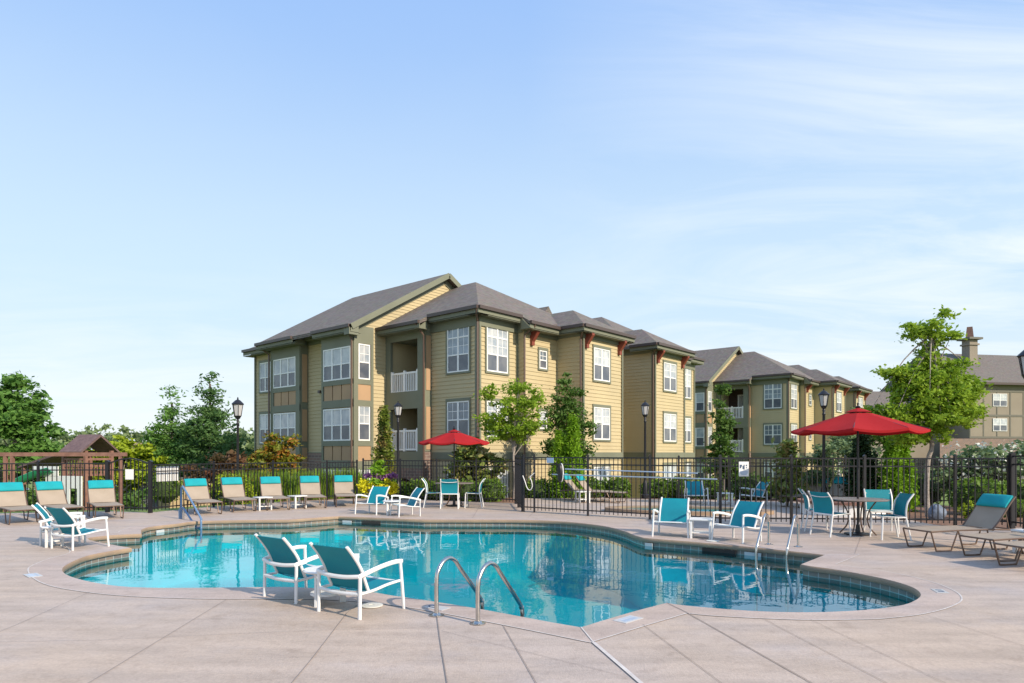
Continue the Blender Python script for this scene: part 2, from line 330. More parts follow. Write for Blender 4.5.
def tag(o, label=None, cat=None, group=None, kind=None):
    if label: o['label'] = label
    if cat: o['category'] = cat
    if group: o['group'] = group
    if kind: o['kind'] = kind
    return o
def thing(name, label, cat, loc=(0,0,0), rz=0, group=None):
    o = bpy.data.objects.new(name, None); SC.collection.objects.link(o); o.location = loc; o.rotation_euler.z = rz
    o.empty_display_size = .2
    return tag(o, label, cat, group)
def dup(root, loc, rz, label, group=None):
    def cp(o, par):
        c = o.copy(); SC.collection.objects.link(c); c.parent = par
        for ch in list(KIDS.get(o.name, [])): cp(ch, c)
        return c
    KIDS = {}
    for o in SC.objects:
        if o.parent: KIDS.setdefault(o.parent.name, []).append(o)
    c = cp(root, None); c.location = loc; c.rotation_euler.z = rz; c['label'] = label
    if group: c['group'] = group
    return c
def spline(pts, k=6, close=False):
    P = [np.array(p, float) for p in pts]; n = len(P); out_ = []
    for i in range(n if close else n-1):
        if close: p0, p1, p2, p3 = P[i-1], P[i], P[(i+1) % n], P[(i+2) % n]
        else: p0, p1, p2, p3 = P[max(i-1,0)], P[i], P[i+1], P[min(i+2,n-1)]
        for j in range(k):
            t = j/k; out_.append(.5*((2*p1)+(-p0+p2)*t+(2*p0-5*p1+4*p2-p3)*t*t+(-p0+3*p1-3*p2+p3)*t**3))
    if not close: out_.append(P[-1])
    return [tuple(p) for p in out_]
# ---------------------------------------------------------------- pool and deck
EDGE = [(-6.621,11.585),(-6.76,11.173),(-6.80,10.633),(-6.60,9.915),(-6.346,9.406),(-5.976,8.977),(-5.491,8.598),(-4.913,8.275),(-4.437,8.16),(-3.826,8.152),(-3.177,8.19),(-2.61,8.18),(-1.733,7.918),(-1.362,7.696),(-.925,7.436),(-.318,7.03),(.15,6.67),(.408,6.474),(.652,6.303),(.954,6.62),(1.279,6.946),(1.70,7.33),(1.898,7.193),(2.5,6.96),(3.093,6.9),(3.699,7.0),(4.174,7.193),(4.47,7.42),(4.752,7.75),(4.91,8.152),(4.914,8.558),(4.80,8.977),(4.60,9.406),(4.36,9.70),(4.277,9.87),(5.063,10.79),(4.764,11.12),(4.076,11.80),(3.281,12.436),(2.561,12.95),(2.45,13.40),(2.36,14.1),(2.05,15.1),(1.31,16.0),(.345,16.42),(-1.039,16.5),(-2.177,16.5),(-4.526,17.4),(-5.516,16.5),(-7.474,16.185),(-7.815,15.501),(-8.072,14.872),(-7.95,14.293),(-7.557,13.587),(-8.04,13.34),(-8.173,12.827),(-7.343,12.094)]
CORN = {0,18,21,34,35,39,46,47,48,52,53,56}
def smooth_loop(pts, corners, k=5):
    n = len(pts); out_ = []
    for i in range(n):
        p1 = np.array(pts[i]); p2 = np.array(pts[(i+1) % n])
        p0 = p1 if i in corners else np.array(pts[i-1]); p3 = p2 if (i+1) % n in corners else np.array(pts[(i+2) % n])
        for j in range(k):
            t = j/k; q = .5*((2*p1)+(-p0+p2)*t+(2*p0-5*p1+4*p2-p3)*t*t+(-p0+3*p1-3*p2+p3)*t**3); out_.append((float(q[0]), float(q[1])))
    return out_
POOL = smooth_loop(EDGE, CORN, 4)
OUTER = [(-6.855,9.447),(-6.323,8.804),(-5.732,8.275),(-5.092,7.918),(-4.377,7.66),(-3.513,7.53),(-2.809,7.52),(-2.2,7.50),(-1.62,7.36),(-.976,7.03),(-.276,6.53),(.30,6.09),(.677,5.792),(1.166,6.26),(1.795,6.85),(2.119,6.72),(2.863,6.58),(3.515,6.60),(3.814,6.67),(4.163,6.80),(4.548,7.03),(4.88,7.30),(5.10,7.56),(5.27,7.92),(5.36,8.40),(5.33,8.86),(5.207,9.248),(4.98,9.6),(4.80,9.88),(5.66,10.84),(5.056,11.60),(4.294,12.25),(3.437,12.90),(2.93,13.3),(2.80,14.2),(2.42,15.4),(1.45,16.4),(.362,16.85),(-2.1,16.93),(-4.6,17.85),(-5.75,16.93),(-7.72,16.58),(-8.2,15.6),(-8.49,14.872),(-8.3,14.15),(-8.15,13.80),(-8.58,13.55),(-8.60,12.7),(-7.85,11.75),(-7.30,11.0),(-7.22,10.422),(-7.05,9.844)]
OC = {12,14,28,29,32,38,39,40,43,45,46}
JOINT = smooth_loop(OUTER, OC, 4)
DECKB = [(-26,-10),(26,-10),(26,14.3),(10.0,14.75),(9.7,15.35),(10.4,22.4),(3,24.4),(.4,24.3),(.15,21.9),(-5.3,24.6),(-6.4,23.5),(-7.95,22.3),(-9.2,20.6),(-10.05,18.5),(-11.4,18.9),(-13.2,18.5),(-15.5,17.7),(-26,14)]
def area(p): return .5*sum(p[i-1][0]*p[i][1]-p[i][0]*p[i-1][1] for i in range(len(p)))
def plate(name, outer, holes, z, m, kind='structure'):
    loops = [[Vector((x, y, 0)) for x, y in outer]]+[[Vector((x, y, 0)) for x, y in h] for h in holes]
    tri = tessellate_polygon(loops); pts = [p for l in loops for p in l]; mb = MB()
    fs = []
    for t in tri:
        a, b, c = (pts[i] for i in t)
        cr_ = (b-a).cross(c-a).z
        if abs(cr_) < 1e-9: continue
        fs.append(tuple(t) if cr_ > 0 else tuple(t)[::-1])
    mb.add([(p.x, p.y, z) for p in pts], fs)
    return tag(mb.build(name, m, smooth=0), kind=kind)
plate('pool_deck', DECKB, [JOINT], 0, 'deck')
plate('pool_coping', JOINT, [POOL], 0.003, 'coping')
# coping lip (bull nose hanging over the water), tile band, basin
def ring(name, loop, prof, m, kind='structure', uvz=False):   # prof: list of (outward offset, z), outward = away from water
    n = len(loop); s = 1 if area(loop) > 0 else -1; mb = MB(); arc = 0; uv = []
    for k, (off, z) in enumerate(prof):
        arc = 0
        for i in range(n+1):
            p = Vector(loop[i % n]); a = Vector(loop[(i-1) % n]); c = Vector(loop[(i+1) % n])
            d1 = (p-a).normalized(); d2 = (c-p).normalized(); d = (d1+d2)
            d = d.normalized() if d.length > .2 else d2
            nrm = Vector((d.y, -d.x))*s
            if i: arc += (p-a).length
            mb.v.append((p.x+nrm.x*off, p.y+nrm.y*off, z)); uv.append((arc, z))
    for k in range(len(prof)-1):
        for i in range(n):
            a = k*(n+1)+i; b_ = a+n+1; f = (a, b_, b_+1, a+1)
            mb.f.append(f if s > 0 else f[::-1])
    if uvz: mb.uv = uv
    return tag(mb.build(name, m, smooth=50), kind=kind)
ring('coping_edge', POOL, [(.0,.003),(-.012,-.008),(-.018,-.025),(-.018,-.062),(-.01,-.075),(.03,-.078)], 'lip')
ring('waterline_tile', POOL, [(.025,-.07),(.025,-.36)], 'tile', uvz=True)
ring('basin_wall', POOL, [(.028,-.355),(.028,-1.45)], 'plaster')
mb = MB()
tri = plate('basin_floor', [(-9.2,5.5),(6,5.5),(6,18.2),(-9.2,18.2)], [], -1.42, 'plaster')
wl = [(p[0], p[1]) for p in POOL]
plate('pool_water', wl, [], -.148, 'water')
# joints
def strip(name, pts, w, z, m, close=False):
    if m == 'seam': w = w*.6
    P = [Vector((p[0], p[1])) for p in pts]; n = len(P); mb = MB()
    for i, p in enumerate(P):
        if close: d = P[(i+1) % n]-P[i-1]
        else: d = P[min(i+1,n-1)]-P[max(i-1,0)]
        d.normalize(); q = Vector((-d.y, d.x))*w/2; mb.v += [(p.x+q.x, p.y+q.y, z), (p.x-q.x, p.y-q.y, z)]
    for i in range(n if close else n-1):
        a = 2*i; b_ = 2*((i+1) % n); mb.f.append((a, a+1, b_+1, b_))
    return tag(mb.build(name, m, smooth=0), kind='structure')
strip('caulk_joint', JOINT, .016, .006, 'caulk', True)
seams = [([(-.755,6.711),(-.635,5.885),(-.466,4.785),(-.25,3)],.014),([(-.086,6.38),(.172,4.785),(.4,3.2)],.010),([(1.70,7.33),(1.80,6.90),(2.145,4.785),(2.4,3.2)],.016),
 ([(1.257,6.40),(1.499,4.785),(1.75,3)],.008),([(2.5,6.60),(2.70,4.6),(2.9,3)],.008),([(-3.21,7.52),(-3.03,4.785),(-2.9,3)],.008),
 ([(-9,5.9),(-4.62,5.80),(-3.616,5.87),(-2.507,6.08),(-1.753,6.2),(-.669,6.289)],.006),([(-1.66,7.35),(-1.70,6.9),(-1.60,5.317),(-1.5,3)],.010),
 ([(-5.0,7.9),(-4.75,6.4),(-4.5,4.2)],.007),([(-.658,6.183),(.788,4.957)],.006),([(2.95,6.6),(3.1,4.785),(3.2,3)],.007),([(4.206,6.8),(4.45,5.2),(4.7,3)],.007),
 ([(-7.2,10.2),(-12,10.9)],.008),([(-8.6,13.2),(-14,14.6)],.008),([(5.4,8.6),(9.5,8.3)],.008),([(-7.9,16.5),(-9.3,18.6)],.008),([(-4.6,17.9),(-5.0,23)],.010),([(-1,16.9),(-1,21.8)],.010),([(2.9,13.6),(5.0,15.6)],.008),([(5.6,10.9),(8,15.1)],.008),([(.4,16.9),(.6,18.6)],.008)]
mb_all = []
for k, (p, w) in enumerate(seams): strip('deck_joint', p, w, .0065, 'seam')
strip('caulk_joint', [(.651,6.300),(.707,5.80)], .012, .0085, 'caulk')
strip('caulk_joint', [(.707,5.80),(.918,4.785),(1.2,3.3)], .035, .0085, 'caulk')
strip('caulk_joint', [(5.08,10.75),(5.68,10.82)], .025, .0085, 'caulk')
# second (wading) pool and raised spa beyond the right-hand fence
def ell(cx, cy, rx, ry, rot=0, n=40): return [(cx+rx*math.cos(2*PI*i/n)*math.cos(rot)-ry*math.sin(2*PI*i/n)*math.sin(rot), cy+rx*math.cos(2*PI*i/n)*math.sin(rot)+ry*math.sin(2*PI*i/n)*math.cos(rot)) for i in range(n)]
t = thing('wading_pool', 'shallow oval wading pool with low coping behind the right-hand fence', 'pool', (4.9, 18.7, 0))
mb = MB()
oo, ii = ell(0,0,2.3,1.05,-.25), ell(0,0,2.0,.78,-.25); n = 40
mb.add([(x,y,.004) for x,y in oo]+[(x,y,.09) for x,y in oo]+[(x,y,.09) for x,y in ii]+[(x,y,.02) for x,y in ii], [(k*n+i, k*n+(i+1)%n, (k+1)*n+(i+1)%n, (k+1)*n+i) for k in range(3) for i in range(n)])
mb.build('coping', 'lip', t)
MB().add([(x,y,.05) for x,y in ii],[tuple(range(n))]).build('water', 'water', t, smooth=0)
MB().add([(x,y,.022) for x,y in ii],[tuple(range(n))]).build('basin', 'plaster', t, smooth=0)
t = thing('raised_spa', 'round raised spa with white wall and tan rim behind the right dining set', 'spa', (9.0, 18.2, 0))
MB().lathe([(1.05,0),(1.05,.30)], n=36).build('wall', 'vinyl', t)
mb = MB(); mb.lathe([(.80,.24),(.80,.37),(1.12,.37),(1.12,.30),(1.0,.30)], n=36); mb.build('rim', 'cedar', t)
MB().lathe([(.0,.28),(.80,.28)], n=36).build('water', 'water', t)
MB().lathe([(.0,.12),(.80,.12)], n=36).build('basin', 'plaster', t)

# ---------------------------------------------------------------- terrain
DK = [Vector(p) for p in DECKB]
DKn = np.array(DECKB)
def dist_in(x, y):
    best = np.full(x.shape, 1e9); ins = np.zeros(x.shape, bool); n = len(DKn)
    for i in range(n):
        a = DKn[i-1]; b_ = DKn[i]; d = b_-a; L2 = (d**2).sum()
        t_ = np.clip(((x-a[0])*d[0]+(y-a[1])*d[1])/L2, 0, 1)
        best = np.minimum(best, np.hypot(x-a[0]-t_*d[0], y-a[1]-t_*d[1]))
        c = ((a[1] > y) != (b_[1] > y)) & (x < (b_[0]-a[0])*(y-a[1])/(b_[1]-a[1]+1e-12)+a[0]); ins ^= c
    return best, ins
def sm(t_): t_ = np.clip(t_, 0, 1); return t_*t_*(3-2*t_)
def hz(x, y):
    x = np.asarray(x, float); y = np.asarray(y, float); d, ins = dist_in(x, y)
    low = -1.15*sm((d-.9)/4.0) - .75*sm((-x-8)/10)*sm((d-3)/12)
    low += 1.0*sm((x-6)/4)*sm((d-.9)/4)*(1-sm((d-4)/10))     # tree bed on the right stays high
    low -= 1.2*sm((y-70)/120)*0
    return np.where(ins, np.where(d > .45, -2.4, -.03), -.03+low)
xs = np.concatenate([np.linspace(-900,-70,14), np.arange(-60,-20,2.0), np.arange(-20,20,.5), np.arange(20,70,2.0), np.linspace(75,900,14)])
ys = np.concatenate([np.linspace(-200,-14,8), np.arange(-12,12,1.0), np.arange(12,32,.5), np.arange(32,90,2.0), np.linspace(95,1500,18)])
X, Y = np.meshgrid(xs, ys); Z = hz(X, Y)
parts = {'grass': MB(), 'mulch': MB(), 'asphalt': MB()}
idx = {k: {} for k in parts}
D, INS = dist_in(X, Y)
for j in range(len(ys)-1):
    for i in range(len(xs)-1):
        cx = .5*(xs[i]+xs[i+1]); cy = .5*(ys[j]+ys[j+1]); d = D[j, i]
        if cx < -11 and 41 < cy < 60: k = 'asphalt'
        elif cy > 10 and d < 7 and not (cx < -8.2): k = 'mulch'
        else: k = 'grass'
        mb = parts[k]; f = []
        for jj, ii_ in ((j,i),(j,i+1),(j+1,i+1),(j+1,i)):
            key = (jj, ii_)
            if key not in idx[k]: idx[k][key] = len(mb.v); mb.v.append((xs[ii_], ys[jj], float(Z[jj, ii_])))
            f.append(idx[k][key])
        mb.f.append(tuple(f))
for k, nme in (('grass','lawn_ground'),('mulch','mulch_bed'),('asphalt','parking_lot')): tag(parts[k].build(nme, k, smooth=180), kind='structure')
H = lambda x, y: float(hz(np.array([x]), np.array([y]))[0])

# ---------------------------------------------------------------- apartment buildings
RZB = math.atan2(.756, .655)     # local x = v (along lit faces), local y = u (along shaded faces)
ZG = -1.35
def wallseg(mb, face, plane, s0, s1, z0, z1, out=.0, course=.165, flip=False):
    """lap siding; face 'A' looks towards -x at x=plane (s along y), 'B' looks towards -y at y=plane (s along x); flip turns it round"""
    sg = 1 if flip else -1
    def P(s, d, z): return (plane+sg*d, s, z) if face == 'A' else (s, plane+sg*d, z)
    n = max(1, round((z1-z0)/course)); h = (z1-z0)/n
    for i in range(n):
        a = z0+i*h; b_ = a+h
        vs = [P(s0,.025,a), P(s1,.025,a), P(s1,.003,b_), P(s0,.003,b_), P(s0,0,a), P(s1,0,a)]
        fl = (face == 'A') != flip
        f1, f2 = (0,3,2,1), (0,1,5,4)
        if not fl: f1, f2 = f1[::-1], f2[::-1]
        mb.add(vs, [f1, f2])
def slab(mb, face, plane, s0, s1, z0, z1, th=.04, off=0):
    """flat board standing th proud of the wall plane (outward = minus)"""
    if face == 'A': mb.box(plane-off-th, plane-off, s0, s1, z0, z1)
    else: mb.box(s0, s1, plane-off-th, plane-off, z0, z1)
def window(par, face, plane, s0, s1, z0, z1, n=2, transom=0, casing=True, off=.02, grid=0):
    def bar(mb, a, b_, c, d, th, o=0): slab(mb, face, plane, a, b_, c, d, th, off+o)
    if casing:
        mb = MB(); c = .08
        bar(mb, s0-c, s1+c, z1, z1+c+.04, .05); bar(mb, s0-c, s1+c, z0-c, z0, .05); bar(mb, s0-c, s0, z0, z1, .045); bar(mb, s1, s1+c, z0, z1, .045)
    fr = MB(); w = .055
    bar(fr, s0, s1, z1-w, z1, .035); bar(fr, s0, s1, z0, z0+w, .035); bar(fr, s0, s0+w, z0+w, z1-w, .035); bar(fr, s1-w, s1, z0+w, z1-w, .035)
    zt = z1-w if not transom else z1-transom
    zm = z0+(zt-z0)*.5
    for i in range(1, n): c = s0+(s1-s0)*i/n; bar(fr, c-.045, c+.045, z0+w, z1-w, .033)
    bar(fr, s0+w, s1-w, zm-.025, zm+.025, .028)
    if transom: bar(fr, s0+w, s1-w, zt-.03, zt+.03, .030)
    if grid:
        for i in range(n):
            for g in range(1, 2 if (s1-s0)/n < .7 else 2):
                c = s0+(s1-s0)*(i+.5)/n; bar(fr, c-.011, c+.011, zm+.025, z1-w, .018)
        for zz in (zm+(zt-zm)*.5,): bar(fr, s0+w, s1-w, zz-.011, zz+.011, .017)
    o = fr.build('window', 'vinyl', par, smooth=0)
    if casing: mb.build('casing', 'trim', o, smooth=0)
    g = MB(); bar(g, s0+.02, s1-.02, zm, z1-.02, .008, .002); g.build('pane', random.choice(['blind','blind','blind0','blind1','blind1','blind2']), o, smooth=0)
    g = MB(); bar(g, s0+.02, s1-.02, z0+.02, zm, .008, .002); g.build('pane', 'screen', o, smooth=0)
    return o
def roofpiece(mb, gut, v0, v1, u0, u1, ze, slope, hips=(True, False), soff=.16):
    """ridge along u (local y); hips at the u0 end / u1 end; thickness soff"""
    vm = (v0+v1)/2; hw = (v1-v0)/2; zr = ze+hw*slope
    ua = u0+hw if hips[0] else u0; ub = u1-hw if hips[1] else u1
    top = [(v0,u0,ze),(v1,u0,ze),(v1,u1,ze),(v0,u1,ze),(vm,ua,zr),(vm,ub,zr)]
    bot = [(x,y,z-soff) for x,y,z in top]
    fs = [(1,2,5,4),(3,0,4,5),(1,7,8,2),(3,9,6,0)]
    if hips[0]: fs += [(0,1,4),(0,6,7,1)]
    else: fs += [(0,4,10,6),(4,1,7,10)]
    if hips[1]: fs += [(2,3,5),(2,8,9,3)]
    else: fs += [(2,5,11,8),(5,3,9,11)]
    if hips == (False, False): fs += [(7,10,11,8),(9,11,10,6)]
    else: fs += [(6,9,8,7)] if hips == (True, True) else [(6,9,11,10),(7,10,11,8)]
    mb.add(top+bot, fs)
    return zr
def eave(par, p, q, ze, out_dir, fascia='trim'):
    """gutter + fascia along an eave edge p->q (v,u); out_dir unit outward"""
    g = MB(); ox, oy = out_dir
    a = (p[0]+ox*.05, p[1]+oy*.05); b_ = (q[0]+ox*.05, q[1]+oy*.05)
    g.obox((a[0],a[1],ze-.045), (b_[0],b_[1],ze-.045), .11, .13); g.build('gutter', 'gutter', par, smooth=0)
    f = MB(); f.obox((p[0]-ox*.01,p[1]-oy*.01,ze-.19), (q[0]-ox*.01,q[1]-oy*.01,ze-.19), .035, .15)
    f.obox((p[0]-ox*.28,p[1]-oy*.28,ze-.30), (q[0]-ox*.28,q[1]-oy*.28,ze-.30), .56, .02); f.build('fascia', fascia, par, smooth=0)
def spout(par, pts, r=.045):
    MB().sweep(pts, r, 6).build('downspout', 'spout', par)
def building(name, label, full=True):
    T = thing(name, label, 'apartment building')
    core = MB()
    for b_ in ((.03,7.92,.03,2.76),(1.35,7.92,2.76,5.30),(-1.52,7.92,5.31,14.6),(7.92,11.02,1.53,14.6),(11.03,19.1,.03,14.6),(4.71,7.92,-1.71,.03),(2.41,4.71,-.36,.03),(11.03,14.27,-1.71,.03),(14.27,16.57,-.36,.03),(-2.12,-1.52,5.31,7.55),(-1.94,-1.52,9.69,12.25)):
        core.box(b_[0], b_[1], b_[2], b_[3], ZG-.6, 7.15)
    core.box(-.36,1.35,2.76,3.0,ZG,7.1); core.box(-.36,1.35,5.05,5.30,ZG,7.1)      # balcony side walls
    core.build('wall_core', 'siding', T, smooth=0)
    s = MB(); B0 = 1.42; TOP = 7.12
    wallseg(s,'A',0,.1,2.76,ZG,TOP); wallseg(s,'A',-1.55,7.58,9.66,ZG,TOP); wallseg(s,'A',-1.55,12.28,14.64,ZG,TOP)
    wallseg(s,'B',0,.1,2.385,ZG,TOP); wallseg(s,'B',-.386,2.385,4.68,ZG,TOP); wallseg(s,'B',-1.74,4.68,7.95,ZG,TOP)
    wallseg(s,'B',-1.74,11.0,14.3,ZG,TOP); wallseg(s,'B',-.386,14.3,16.6,ZG,TOP); wallseg(s,'B',0,16.6,19.13,ZG,TOP); wallseg(s,'B',1.5,7.95,11,ZG,TOP)
    wallseg(s,'A',2.385,-.386,0,ZG,TOP); wallseg(s,'A',4.68,-1.74,-.386,ZG,TOP); wallseg(s,'A',11.0,-1.74,1.5,ZG,TOP)
    wallseg(s,'A',7.95,-1.74,1.5,ZG,TOP,flip=True); wallseg(s,'A',14.3,-1.74,-.386,ZG,TOP,flip=True); wallseg(s,'A',16.6,-.386,0,ZG,TOP,flip=True); wallseg(s,'A',19.13,0,14.6,ZG,TOP,flip=True)
    wallseg(s,'B',5.28,-1.16,-.39,ZG,7.55); wallseg(s,'B',14.63,-1.5,8,ZG,TOP,flip=True)
    # inside of the balconies
    MB().box(1.318,1.345,3.0,5.05,ZG,6.55).build('balcony_back_wall','balconyshade',T,smooth=0)  # back wall coloured dark brown for the shade inside the balconies
    MB().box(-.30,1.32,4.99,5.048,ZG,6.55).build('balcony_side_wall','siding',T,smooth=0)
    # gable wall above the balcony roof
    n = 22
    for i in range(n):
        z0 = 7.05+i*.142; z1 = z0+.142
        w0 = 3.13-5.5+(z0-7.05)/.585; w1 = 3.13-5.5+(z1-7.05)/.585
        r0 = 3.13+5.5-(z0-7.05)/.585; r1 = 3.13+5.5-(z1-7.05)/.585
        s.add([(w0,5.258,z0),(r0,5.258,z0),(r1,5.278,z1),(w1,5.278,z1)],[(0,1,2,3)])
    s.build('siding_wall', 'siding', T, smooth=0)
    # flat trim: corner boards, bands, frieze
    t = MB()
    for f,p,a,b_ in (('A',0,0,2.74),('B',0,0,2.36),('B',-.386,2.385,4.66),('B',-1.74,4.68,7.95),('B',-1.74,11,14.3),('B',-.386,14.3,16.6),('B',0,16.6,19.13),('B',1.5,7.99,10.9),('A',11.0,-1.7,1.5),('A',2.385,-.34,-.02),('A',4.68,-1.70,-.42),('A',-1.55,7.6,9.64),('A',-1.55,12.3,14.6)):
        slab(t,f,p,a,b_,6.72 if p not in (-1.74,-.386) else 6.66,7.14,.045,.0325)
        slab(t,f,p,a,b_,1.38,1.68,.04,.0325)
    for f,p,c,zt in (('A',0,.055,6.72),('B',0,2.33,6.72),('B',-1.74,4.735,6.66),('B',-1.74,7.895,6.66),('B',-1.74,11.055,6.66),('B',-1.74,14.245,6.66),('B',0,19.07,6.72),('A',-1.55,14.58,6.72),('A',11.0,-1.68,6.7),('B',0,.055,6.72)):
        slab(t,f,p,c-.05,c+.05,ZG,zt,.046,.0325)
    # balcony block front frame (opening u 3.14-4.93)
    for z0,z1 in ((6.50,7.12),(3.55,4.30),(1.0,1.72)): t.box(-.44,-.30,2.76,5.28,z0,z1)
    for a,b_ in ((2.76,3.14),(4.93,5.28)):
        for z0,z1 in ((1.72,3.55),(4.30,6.50)): t.box(-.43,-.30,a,b_,z0,z1)
    # floors and ceilings of the balconies
    for z in (1.60,4.10): t.box(-.30,1.33,3.0,5.05,z-.18,z+.06)
    t.box(-.30,1.33,3.0,5.05,6.55,6.70)
    # lit side of balcony pilaster and bay sides
    t.box(-.39,.0,2.715,2.76,1.72,7.12)
    # bay 2 side (faces B): frame boards
    for v0_,v1_ in ((-2.15,-1.93),(-1.25,-1.12)): slab(t,'B',5.28,v0_,v1_,ZG,7.1,.05,0)
    for z0,z1 in ((6.35,7.1),(4.60,4.82),(3.66,3.92),(1.95,2.18),(.95,1.30)): slab(t,'B',5.28,-1.93,-1.25,z0,z1,.046,0)
    slab(t,'B',9.66,-1.97,-1.57,ZG,7.1,.03,0)
    # bay fronts
    for v,a,b_,wa,wb in ((-2.15,5.28,7.58,5.42,7.43),(-1.97,9.66,12.28,10.01,12.0)):
        for z0,z1 in ((6.22,7.1),(4.60,4.82),(3.62,3.95),(1.95,2.20),(.95,1.33),(-.85,-.62)): slab(t,'A',v,a,b_,z0,z1,.05,0)
        for c0,c1 in ((a,wa-.02),(wb+.02,b_)): slab(t,'A',v,c0,c1,ZG,6.22,.046,0)
    for z in (7.02,): pass
    # frieze under gable + rake boards
    for k in (0,1):
        sgn = -1 if k == 0 else 1
        a = (3.13+sgn*5.62, 4.905, 6.965); b_ = (3.13, 4.905, 6.965+5.62*.578)
        t.obox((a[0],a[1],a[2]-.02),(b_[0],b_[1],b_[2]-.02),.04,.24)
        a = (3.13+sgn*5.35, 5.235, 6.86); b_ = (3.13, 5.235, 6.86+5.35*.578); t.obox(a,b_,.03,.22)
    t.box(-2.6,-2.12,4.93,5.30,6.62,7.02)          # eave return of the gable
    t.prism([(-2.55,6.70),(-1.95,6.70),(-1.95,7.22)],'y',9.35,9.62)
    t.prism([(-.95,6.80),(-.42,6.80),(-.42,7.22)],'y',2.52,2.74)
    t.prism([(-1.0,6.80),(-.45,6.80),(-.45,7.30)],'x',2.1,2.3)
    t.build('trim', 'trim', T, smooth=0)
    # ochre panels
    for v,wa,wb in ((-2.15,5.42,7.43),(-1.97,10.01,12.0)):
        for z0,z1 in ((3.95,4.60),(1.33,1.95),(-.62,-.05)):
            for i in range(3):
                a = wa+(wb-wa)*i/3; b_ = wa+(wb-wa)*(i+1)/3; p = MB(); slab(p,'A',v,a+.03,b_-.03,z0,z1,.02,0); p.build('panel', 'panel', T, smooth=0)
    for z0,z1 in ((3.92,4.60),(1.30,1.95)): p = MB(); slab(p,'B',5.28,-1.93,-1.25,z0,z1,.02,0); p.build('panel', 'panel', T, smooth=0)
    for z0,z1 in ((4.05,6.3),(2.2,3.7),(-.9,1.9)): p = MB(); slab(p,'B',9.63,-1.90,-1.64,z0,z1,.02,0); p.build('panel', 'panel', T, smooth=0)
    for z0,z1 in ((4.3,6.6),(1.8,3.6)): p = MB(); p.box(-.33,-.06,2.695,2.715,z0,z1); p.build('panel', 'panel', T, smooth=0)
    # windows
    for z0,z1,tr in ((4.95,6.78,.42),(2.30,3.76,0),(-.40,1.02,0)):
        window(T,'A',0,.45,1.72,z0,z1,2,tr,grid=1); window(T,'B',0,.46,1.74,z0,z1,2,tr,grid=1); window(T,'B',0,17.55,18.6,z0,z1,2,tr,grid=1)
    for z0,z1 in ((4.89,6.34),(2.25,3.70),(-.39,1.04)):
        window(T,'B',-1.74,5.53,6.83,z0,z1,2,0,grid=1); window(T,'B',-1.74,11.95,13.3,z0,z1,2,0,grid=1)
        window(T,'A',-2.15,5.42,7.43,z0-.07,z1-.12,3,0,False); window(T,'A',-1.97,10.01,12.0,z0-.07,z1-.12,3,0,False)
        window(T,'B',5.28,-1.90,-1.29,z0-.07,z1,1,0,False,.0,grid=1); window(T,'A',-1.55,13.0,14.1,z0-.1,z1-.05,2,0)
    for z0,z1 in ((5.30,6.10),(2.70,3.46)):
        window(T,'B',-.386,3.36,3.89,z0,z1,1,0,grid=1); window(T,'B',-.386,15.1,15.65,z0,z1,1,0,grid=1)
    # balconies: railing and door
    for zf in (4.16,1.66):
        r = MB(); v = -.36
        r.box(v-.03,v+.03,3.14,4.93,zf+.90,zf+.98); r.box(v-.025,v+.025,3.14,4.93,zf+.10,zf+.17)
        for i in range(15): c = 3.14+1.79*(i+.5)/15; r.box(v-.018,v+.018,c-.022,c+.022,zf+.17,zf+.90)
        for c in (3.19,4.035,4.88): r.box(v-.05,v+.05,c-.05,c+.05,zf+.0,zf+1.05)
        r.build('balcony_railing', 'vinyl', T, smooth=0)
        d = MB(); d.box(1.24,1.30,3.35,4.25,zf,zf+2.05); o = d.build('balcony_door', 'vinyl', T, smooth=0)
        MB().box(1.225,1.24,3.47,4.13,zf+.25,zf+1.95).build('pane', 'door', o, smooth=0)
    # stone base
    def stoneface(st, pts, uvs):
        st.add(pts, [tuple(range(len(pts)))]); st.uv.extend(uvs)
    for face,pl,a,b_,z0,z1 in (('A',-1.625,7.6,9.64,ZG,1.64),('B',2.69,-.46,-.02,ZG,1.70)):
        st = MB(); st.uv = []
        if face == 'A': stoneface(st,[(pl,a,z0),(pl,b_,z0),(pl,b_,z1),(pl,a,z1)][::-1],[(a,z0),(b_,z0),(b_,z1),(a,z1)][::-1])
        else: stoneface(st,[(a,pl,z0),(b_,pl,z0),(b_,pl,z1),(a,pl,z1)],[(a,z0),(b_,z0),(b_,z1),(a,z1)])
        st.build('stone_base', 'stone', T, smooth=0)
    st = MB(); st.uv = []
    arch = [(3.25,ZG),(3.25,-.05)]+[(4.05-.80*math.cos(PI*i/12), -.05+.62*math.sin(PI*i/12)) for i in range(13)]+[(4.85,ZG)]
    cols = [((2.70,ZG),(3.25,ZG))]+[(arch[i],arch[i+1]) for i in range(len(arch)-1)]+[((4.85,ZG),(5.28,ZG))]
    for a, b_ in cols:
        if abs(a[0]-b_[0]) < 1e-5: continue
        stoneface(st,[(-.46,a[0],a[1]),(-.46,b_[0],b_[1]),(-.46,b_[0],1.0),(-.46,a[0],1.0)][::-1],[a,b_,(b_[0],1.0),(a[0],1.0)][::-1])
    st.build('stone_arch', 'stone', T, smooth=0)
    MB().box(.6,.62,3.0,5.05,ZG,1.4).build('patio_shade_sheet', 'dark', T, smooth=0)  # flat dark sheet standing for the shade behind the arch
    # roofs
    r = MB(); SL = .565
    roofpiece(r,None,-.42,8.42,-.42,14.4,7.39,SL,(True,True))
    roofpiece(r,None,10.6,19.6,-.42,14.4,7.39,SL,(True,True))
    roofpiece(r,None,-2.55,8.81,4.93,12.7,7.02,.578,(False,False))
    roofpiece(r,None,-1.98,8.2,10,15.1,7.0,.56,(False,True))
